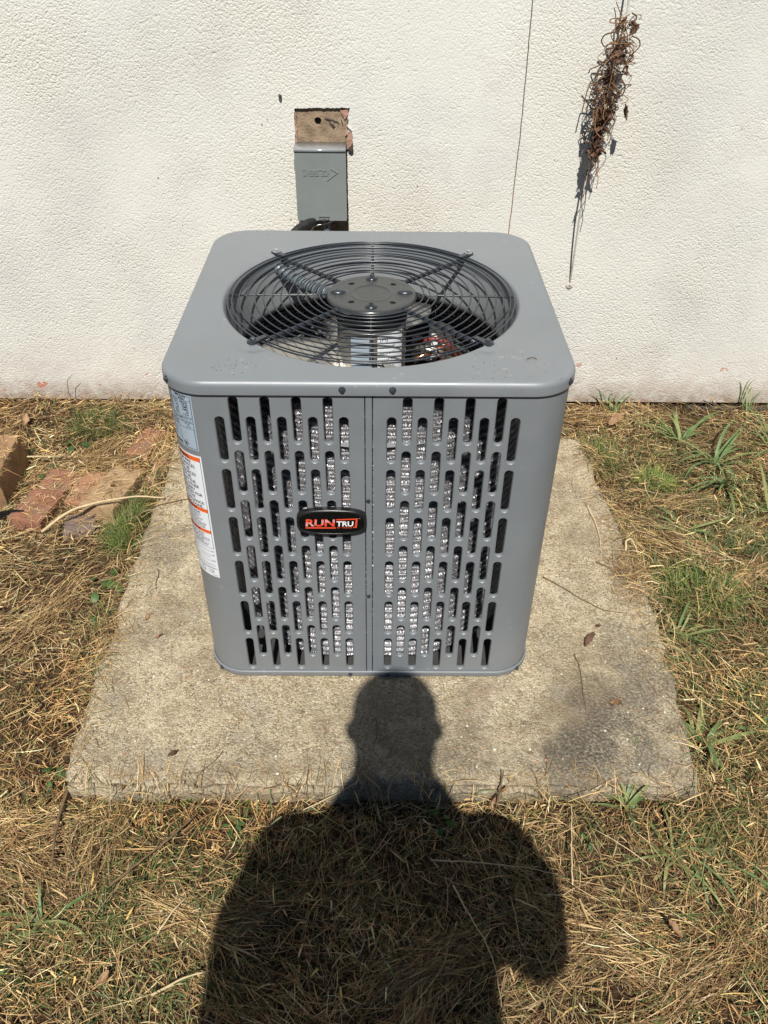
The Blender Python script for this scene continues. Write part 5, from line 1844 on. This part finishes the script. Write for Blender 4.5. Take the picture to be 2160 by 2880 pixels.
twig('dry_stalk', 'long pale stalk leaning across the tan brick', 'stalk', [(-.935, .553, -.035), (-.86, .606, .004), (-.76, .640, .012), (-.68, .655, .016), (-.60, .652, .012)], .0046, 'stalk')
twig('dry_stalk', 'pale stalk crossing the straw beside the tall block', 'stalk', [(-1.10, .912, -.028), (-1.04, .906, -.022), (-.985, .912, -.025)], .0028, 'stalk')
twig('dry_stalk', 'pale bent stalk lying on the slab right of the condenser', 'stalk', [(.625, .640, .003), (.627, .600, .004), (.632, .56, .004), (.632, .50, .004), (.622, .438, .003)], .0030, 'stalk')
twig('twig', 'long thin brown twig with a bud, on the slab by the right side', 'twig', [(.448, .334, .004), (.49, .300, .003), (.54, .247, .003), (.585, .212, .003), (.64, .205, .003)], .0017, 'twig')
twig('twig', 'thin upright lying twig on the slab near the dead leaf', 'twig', [(.482, .072, .003), (.488, .03, .003), (.482, -.03, .003), (.478, -.088, .003)], .0014, 'twig')
twig('twig', 'twig reaching over the slab from the left at mid height', 'twig', [(-.70, .575, -.02), (-.63, .622, .004), (-.56, .650, .004), (-.50, .668, .004)], .0020, 'twig')
twig('twig', 'short dark twig on the slab left of the condenser', 'twig', [(-.56, .36, .003), (-.552, .345, .004), (-.555, .31, .003), (-.548, .285, .003)], .0014, 'twig')
twig('twig', 'thin dark twig leaning on the front left slab edge', 'twig', [(-.352, -.285, -.006), (-.347, -.255, .004), (-.318, -.226, .003), (-.304, -.200, .003)], .0016, 'twig')
twig('twig', 'branched upright twig in front of the slab right of the shadow', 'twig', [(.262, -.300, -.045), (.266, -.288, -.02), (.270, -.278, .01), (.272, -.268, .035)], .0024, 'twig')
twig('twig', 'thin twig standing at the wall foot on the left', 'twig', [(-1.05, 1.245, -.04), (-1.052, 1.243, .02), (-1.045, 1.24, .06), (-1.02, 1.24, .085)], .0016, 'twig')
twig('twig', 'long grey stick lying in the grass at the left front of the slab', 'twig', [(-.62, -.262, -.040), (-.618, -.32, -.036), (-.612, -.38, -.036), (-.600, -.43, -.040)], .0040, 'twig')
twig('twig', 'grey stick pointing up right in the left front lawn', 'twig', [(-.478, -.470, -.032), (-.445, -.440, -.028), (-.400, -.395, -.026), (-.345, -.330, -.03)], .0032, 'twig')
twig('twig', 'fine curved twig on the slab inside the head shadow', 'twig', [(.015, -.115, .003), (.02, -.16, .005), (.005, -.20, .004), (.04, -.235, .003)], .0011, 'twig')
twig('dry_stalk', 'yellow straw lying in the grass left of the torso shadow', 'stalk', [(-.372, -.560, -.030), (-.352, -.525, -.024), (-.332, -.495, -.028)], .0020, 'stalk')
twig('dry_stalk', 'long straw running diagonally from the slab over the shoulder shadow', 'stalk', [(-.13, -.318, -.028), (-.05, -.285, -.010), (.04, -.225, .004), (.10, -.175, .003)], .0013, 'stalk')
twig('dry_stalk', 'long straw crossing the shadow edge on the right', 'stalk', [(.12, -.425, -.024), (.22, -.432, -.020), (.30, -.440, -.022), (.36, -.452, -.026)], .0016, 'stalk')
twig('dry_stalk', 'upright pale straw in the front yard right of the shadow', 'stalk', [(.385, -.470, -.030), (.392, -.41, -.020), (.402, -.35, -.012), (.408, -.315, -.008)], .0016, 'stalk')
twig('dry_stalk', 'pale straw lying inside the torso shadow on the right', 'stalk', [(.160, -.470, -.03), (.185, -.53, -.02), (.222, -.60, -.02), (.228, -.68, -.026)], .0017, 'stalk')
twig('dry_stalk', 'whitish flattened straw low in the left front yard', 'stalk', [(-.36, -.66, -.03), (-.31, -.635, -.024), (-.27, -.622, -.028)], .0024, 'stalk')
twig('seed_head', 'pale seed spike arched over the right slab edge', 'grass seed', [(.690, .440, .002), (.692, .462, .018), (.706, .468, .024), (.716, .452, .012), (.720, .435, 0)], .0034, 'stalk')
twig('dry_stalk', 'short yellow stalk on the slab behind the bent one', 'stalk', [(.612, .668, .003), (.635, .676, .003), (.650, .682, .003)], .0020, 'stalk')
twig('root_strand', 'thin dark root trailing over the right side of the slab', 'root', [(.60, .395, .003), (.625, .375, .004), (.66, .362, .006), (.70, .345, .004)], .0015, 'twig')


def dleaf(label, c, size, rz, mat, seed, tilt=.2, name='dead_leaf'):
    rc = random.Random(seed)
    lm = leaf_mesh(size, size * .30, rc.uniform(.3, 1.1), rc.uniform(.2, .8), .0030, rc, 8)
    q = Matrix.Rotation(R(rz), 4, 'Z') @ Matrix.Rotation(-tilt * .4, 4, 'Y') @ Matrix.Rotation(tilt, 4, 'X')
    lm.v = [tuple(q @ Vector(p)) for p in lm.v]
    mz = min(p[2] for p in lm.v)
    lm.v = [(p[0], p[1], p[2] - mz) for p in lm.v]
    o = lm.build(name, M[mat], angle=180, merge=False, recalc=False)
    o.matrix_basis = Matrix.Translation(Vector(c))
    tag(o, label, 'leaf', 'dead leaves')
    return o


twig('grass_clipping', 'tiny curled grass clipping lying on the right of the top panel', 'clipping', [(.283, .085, H_ + .0015), (.290, .090, H_ + .0025), (.298, .089, H_ + .002), (.300, .084, H_ + .0015)], .0008, 'twig')
dleaf('curled dark brown leaf on the slab right of the condenser', (.512, .095, .001), .034, 70, 'deadleaf', 1, .6)
dleaf('tan dead leaf on the dark stain at the right front of the slab', (.535, -.070, .001), .032, -35, 'deadleaf2', 2, .4)
dleaf('dark leaf fragment on the slab above the curled leaf', (.55, .162, .001), .016, -30, 'deadleaf', 3, .3)
dleaf('small brown leaf on the slab just left of the condenser', (-.548, .175, .001), .017, 90, 'deadleaf2', 4, .4)
dleaf('flat olive leaf low on the left of the slab', (-.515, .118, .001), .018, 15, 'deadleaf2', 5, .2)
dleaf('dead leaf standing upright against the front slab edge', (.244, -.300, -.055), .050, 80, 'deadleaf2', 6, 1.2)
dleaf('pale leaf caught in the straw by the wall right of the condenser', (.80, 1.13, -.035), .055, 40, 'deadleaf2', 7, .5)
dleaf('dead leaf in the straw by the wall on the left', (-.86, 1.20, -.030), .045, 160, 'deadleaf2', 8, .5)
dleaf('brown leaf in the straw at the upper left', (-1.17, 1.10, -.036), .045, 100, 'deadleaf2', 9, .4)
dleaf('orange brown leaf at the lower left of the lawn', (-.455, -.640, -.040), .024, 60, 'deadleaf2', 10, .3)
dleaf('dead leaf in the lawn right of the shadow', (.565, -.565, -.034), .036, 150, 'deadleaf2', 11, .4)
dleaf('dark green black leaf scrap on the front left of the slab', (-.418, -.212, .001), .022, 20, 'deadleaf', 12, .5)

# ------------------------------------------------------------------ the photographer, standing behind the camera; only the shadow is in view
M['skin'] = simple('skin', (.46, .29, .21), .55, 0, .08, 20)
M['jacket'] = simple('dark_work_jacket', (.05, .055, .065), .85, 0, .2, 30)
M['jeans'] = simple('blue_jeans', (.06, .08, .13), .9, 0, .2, 60)
M['shoe'] = simple('brown_boot', (.09, .055, .035), .6, 0, .2, 40)
M['hair'] = simple('dark_hair', (.03, .022, .016), .6, 0, .2, 90)
PX, PY = .012, -1.468
person = thing('person', (PX, PY, -.066), 'person in a dark jacket and jeans holding up a phone, casting the shadow', 'person')


def loft(mb, secs, n=24):
    """closed loft through horizontal ellipses (z, cx, cy, rx, ry)"""
    b0 = len(mb.v)
    for z, cx_, cy_, rx, ry in secs:
        for k in range(n):
            a = 2 * math.pi * k / n
            mb.v.append((cx_ + rx * math.cos(a), cy_ + ry * math.sin(a), z))
    for i in range(len(secs) - 1):
        for k in range(n):
            l = (k + 1) % n
            mb.f.append((b0 + i * n + k, b0 + i * n + l, b0 + (i + 1) * n + l, b0 + (i + 1) * n + k))
    mb.f.append(tuple(b0 + k for k in range(n))[::-1])
    mb.f.append(tuple(b0 + (len(secs) - 1) * n + k for k in range(n)))
    return mb


def limb(mb, pts, rads, n=14):
    P_ = [Vector(p) for p in pts]
    sm, rs = [], []
    for i in range(len(P_) - 1):
        for f in np.linspace(0, 1, 5, endpoint=False):
            sm.append(P_[i].lerp(P_[i + 1], f)); rs.append(rads[i] + (rads[i + 1] - rads[i]) * f)
    sm.append(P_[-1]); rs.append(rads[-1])
    mb.tube(sm, rs, n)
    for p, r_ in zip(P_, rads):       # round joints
        loft(mb, [(p.z + r_ * s_, p.x, p.y, r_ * math.sqrt(max(.02, 1 - s_ * s_)), r_ * math.sqrt(max(.02, 1 - s_ * s_))) for s_ in (-.98, -.8, -.4, 0, .4, .8, .98)], n)


def fused(mb, name, mat, vox=.008, it=6):
    o = mb.build(name, mat, person, angle=180, merge=False, recalc=True)
    r_ = o.modifiers.new('fuse', 'REMESH'); r_.mode = 'VOXEL'; r_.voxel_size = vox; r_.use_smooth_shade = True
    s_ = o.modifiers.new('soften', 'SMOOTH'); s_.iterations = it; s_.factor = .5
    return o


HZ, HX, HY = 1.640, PX, PY + .100
body = MB()
# head tilted a little forward, neck
loft(body, [(HZ - .128, HX, HY + .055, .040, .032), (HZ - .105, HX, HY + .045, .060, .057), (HZ - .06, HX, HY + .022, .084, .084), (HZ, HX, HY + .008, .087, .097), (HZ + .05, HX, HY, .087, .099), (HZ + .09, HX, HY - .004, .078, .086), (HZ + .112, HX, HY - .006, .036, .045), (HZ + .118, HX, HY - .006, .012, .015)])
limb(body, [(PX, PY + .005, 1.40), (PX, PY + .035, 1.47), (PX, PY + .070, 1.56)], [.092, .088, .084])
loft(body, [(HZ - .040, HX, HY + .095, .016, .014), (HZ - .025, HX, HY + .104, .014, .016), (HZ + .012, HX, HY + .094, .008, .010)], 10)     # nose
loft(body, [(HZ - .070, HX, HY + .092, .022, .010), (HZ - .062, HX, HY + .094, .022, .010)], 10)                                   # lips
for sg in (-1, 1):
    loft(body, [(HZ - .040, HX + sg * .090, HY - .005, .009, .012), (HZ - .01, HX + sg * .097, HY - .008, .011, .020), (HZ + .022, HX + sg * .095, HY - .012, .008, .014)], 10)
    # torso under the jacket is hidden; arms and hands
FWD, UPV, RGT = fw, up2, rt2
PC = CAM - UPV * .052 - FWD * .0065          # centre of the phone body
for sg in (-1, 1):
    sh = Vector((PX + sg * .185, PY, 1.385))
    el = Vector((PX + .262 if sg > 0 else PX - .262, PY + .025 if sg > 0 else PY - .012, 1.115 if sg > 0 else 1.010))
    wr = PC + RGT * sg * .036 - UPV * .150 - FWD * .030
    kn = PC + RGT * sg * .050 - UPV * .045 - FWD * .004
    limb(body, [sh, el, wr], [.05, .042, .028])
    # palm beside the phone, four fingers round the back, thumb on the screen side
    limb(body, [wr, wr.lerp(kn, .5) + RGT * sg * .006, kn - UPV * .005], [.027, .030, .026])
    for i, (u, ln) in enumerate(((.032, .062), (.012, .068), (-.009, .064), (-.029, .052))):
        b_ = kn + UPV * (u - .012) + RGT * sg * .006
        limb(body, [b_ - FWD * .002, b_ + FWD * .016 - RGT * sg * .002, b_ + FWD * .0195 - RGT * sg * ln * .45, b_ + FWD * .0165 - RGT * sg * ln * .8], [.0095, .0092, .0085, .0072], 8)
    b_ = kn - UPV * .040
    limb(body, [b_, b_ - FWD * .020 + UPV * .018 - RGT * sg * .004, b_ - FWD * .022 + UPV * .038 - RGT * sg * .018], [.012, .0105, .0085], 8)
for sg in (-1, 1):
    limb(body, [(PX + sg * .09, PY, .90), (PX + sg * .105, PY + .01, .48), (PX + sg * .115, PY - .02, .05)], [.08, .055, .04])
loft(body, [(.84, PX, PY, .15, .10), (.95, PX, PY, .165, .115), (1.1, PX, PY, .16, .11), (1.25, PX, PY, .175, .12), (1.36, PX, PY, .17, .10), (1.43, PX, PY, .09, .065)])
fused(body, 'body', M['skin'], .007, 3)
# jacket
jk = MB()
loft(jk, [(.86, PX, PY, .192, .135), (.95, PX, PY, .195, .145), (1.10, PX, PY, .186, .145), (1.22, PX, PY, .200, .150), (1.32, PX, PY, .215, .140), (1.385, PX, PY, .205, .115), (1.43, PX, PY, .165, .095), (1.465, PX, PY + .016, .135, .088), (1.500, PX, PY + .036, .112, .084), (1.515, PX, PY + .040, .09, .07)])
for sg in (-1, 1):
    sh = Vector((PX + sg * .195, PY, 1.365))
    el = Vector((PX + .264 if sg > 0 else PX - .262, PY + .022 if sg > 0 else PY - .012, 1.122 if sg > 0 else 1.010))
    wr = PC + RGT * sg * .036 - UPV * .150 - FWD * .030
    limb(jk, [sh, sh.lerp(el, .5) + Vector((sg * .022, 0, .01)), el, el.lerp(wr, .55), el.lerp(wr, .88)], [.082, .072, .062, .052, .042])
fused(jk, 'jacket', M['jacket'], .012, 5)
tr_ = MB()
loft(tr_, [(.80, PX, PY, .165, .12), (.86, PX, PY, .178, .128), (.95, PX, PY, .176, .128), (.99, PX, PY, .165, .12)])
for sg in (-1, 1):
    limb(tr_, [(PX + sg * .090, PY, .86), (PX + sg * .105, PY + .01, .47), (PX + sg * .115, PY - .02, .03)], [.092, .070, .060])
fused(tr_, 'jeans', M['jeans'], .012, 5)
for sg in (-1, 1):
    s_ = MB()
    cx_ = PX + sg * .118
    loft(s_, [(-.064, cx_, PY + .045, .048, .14), (-.045, cx_, PY + .045, .050, .142), (-.025, cx_, PY + .035, .047, .125), (.005, cx_, PY - .005, .044, .075), (.06, cx_, PY - .02, .044, .05)])
    s_.build('boot', M['shoe'], person, angle=60)
hr = MB()
loft(hr, [(HZ - .055, HX, HY - .045, .082, .055), (HZ - .01, HX, HY - .032, .091, .074), (HZ + .04, HX, HY - .016, .096, .096), (HZ + .085, HX, HY - .008, .094, .098), (HZ + .115, HX, HY - .007, .078, .078), (HZ + .126, HX, HY - .006, .014, .02)])
fused(hr, 'hair', M['hair'], .009, 3)
# phone held in both hands, its lens at the camera
pm = MB()
pl = rloop(.0375, -.080, .080, .010, 5)
mw = Matrix(((RGT.x, UPV.x, FWD.x, PC.x - UPV.x * .008), (RGT.y, UPV.y, FWD.y, PC.y - UPV.y * .008), (RGT.z, UPV.z, FWD.z, PC.z - UPV.z * .008), (0, 0, 0, 1)))
pm.prism([(x, y) for x, y in pl], 'z', -.004, .004)
pm.v = [tuple(mw @ Vector(p)) for p in pm.v]
ph = thing('phone', tuple(PC), 'black phone held up in both hands of the photographer', 'phone')
pm.build('phone_case', M['black'], ph, smooth=False)
sm_ = MB().box(-.034, .034, -.076, .076, -.0052, -.0042)
sm_.v = [tuple(mw @ Vector(p)) for p in sm_.v]
sm_.build('phone_screen', M['blackgloss'], ph, smooth=False)
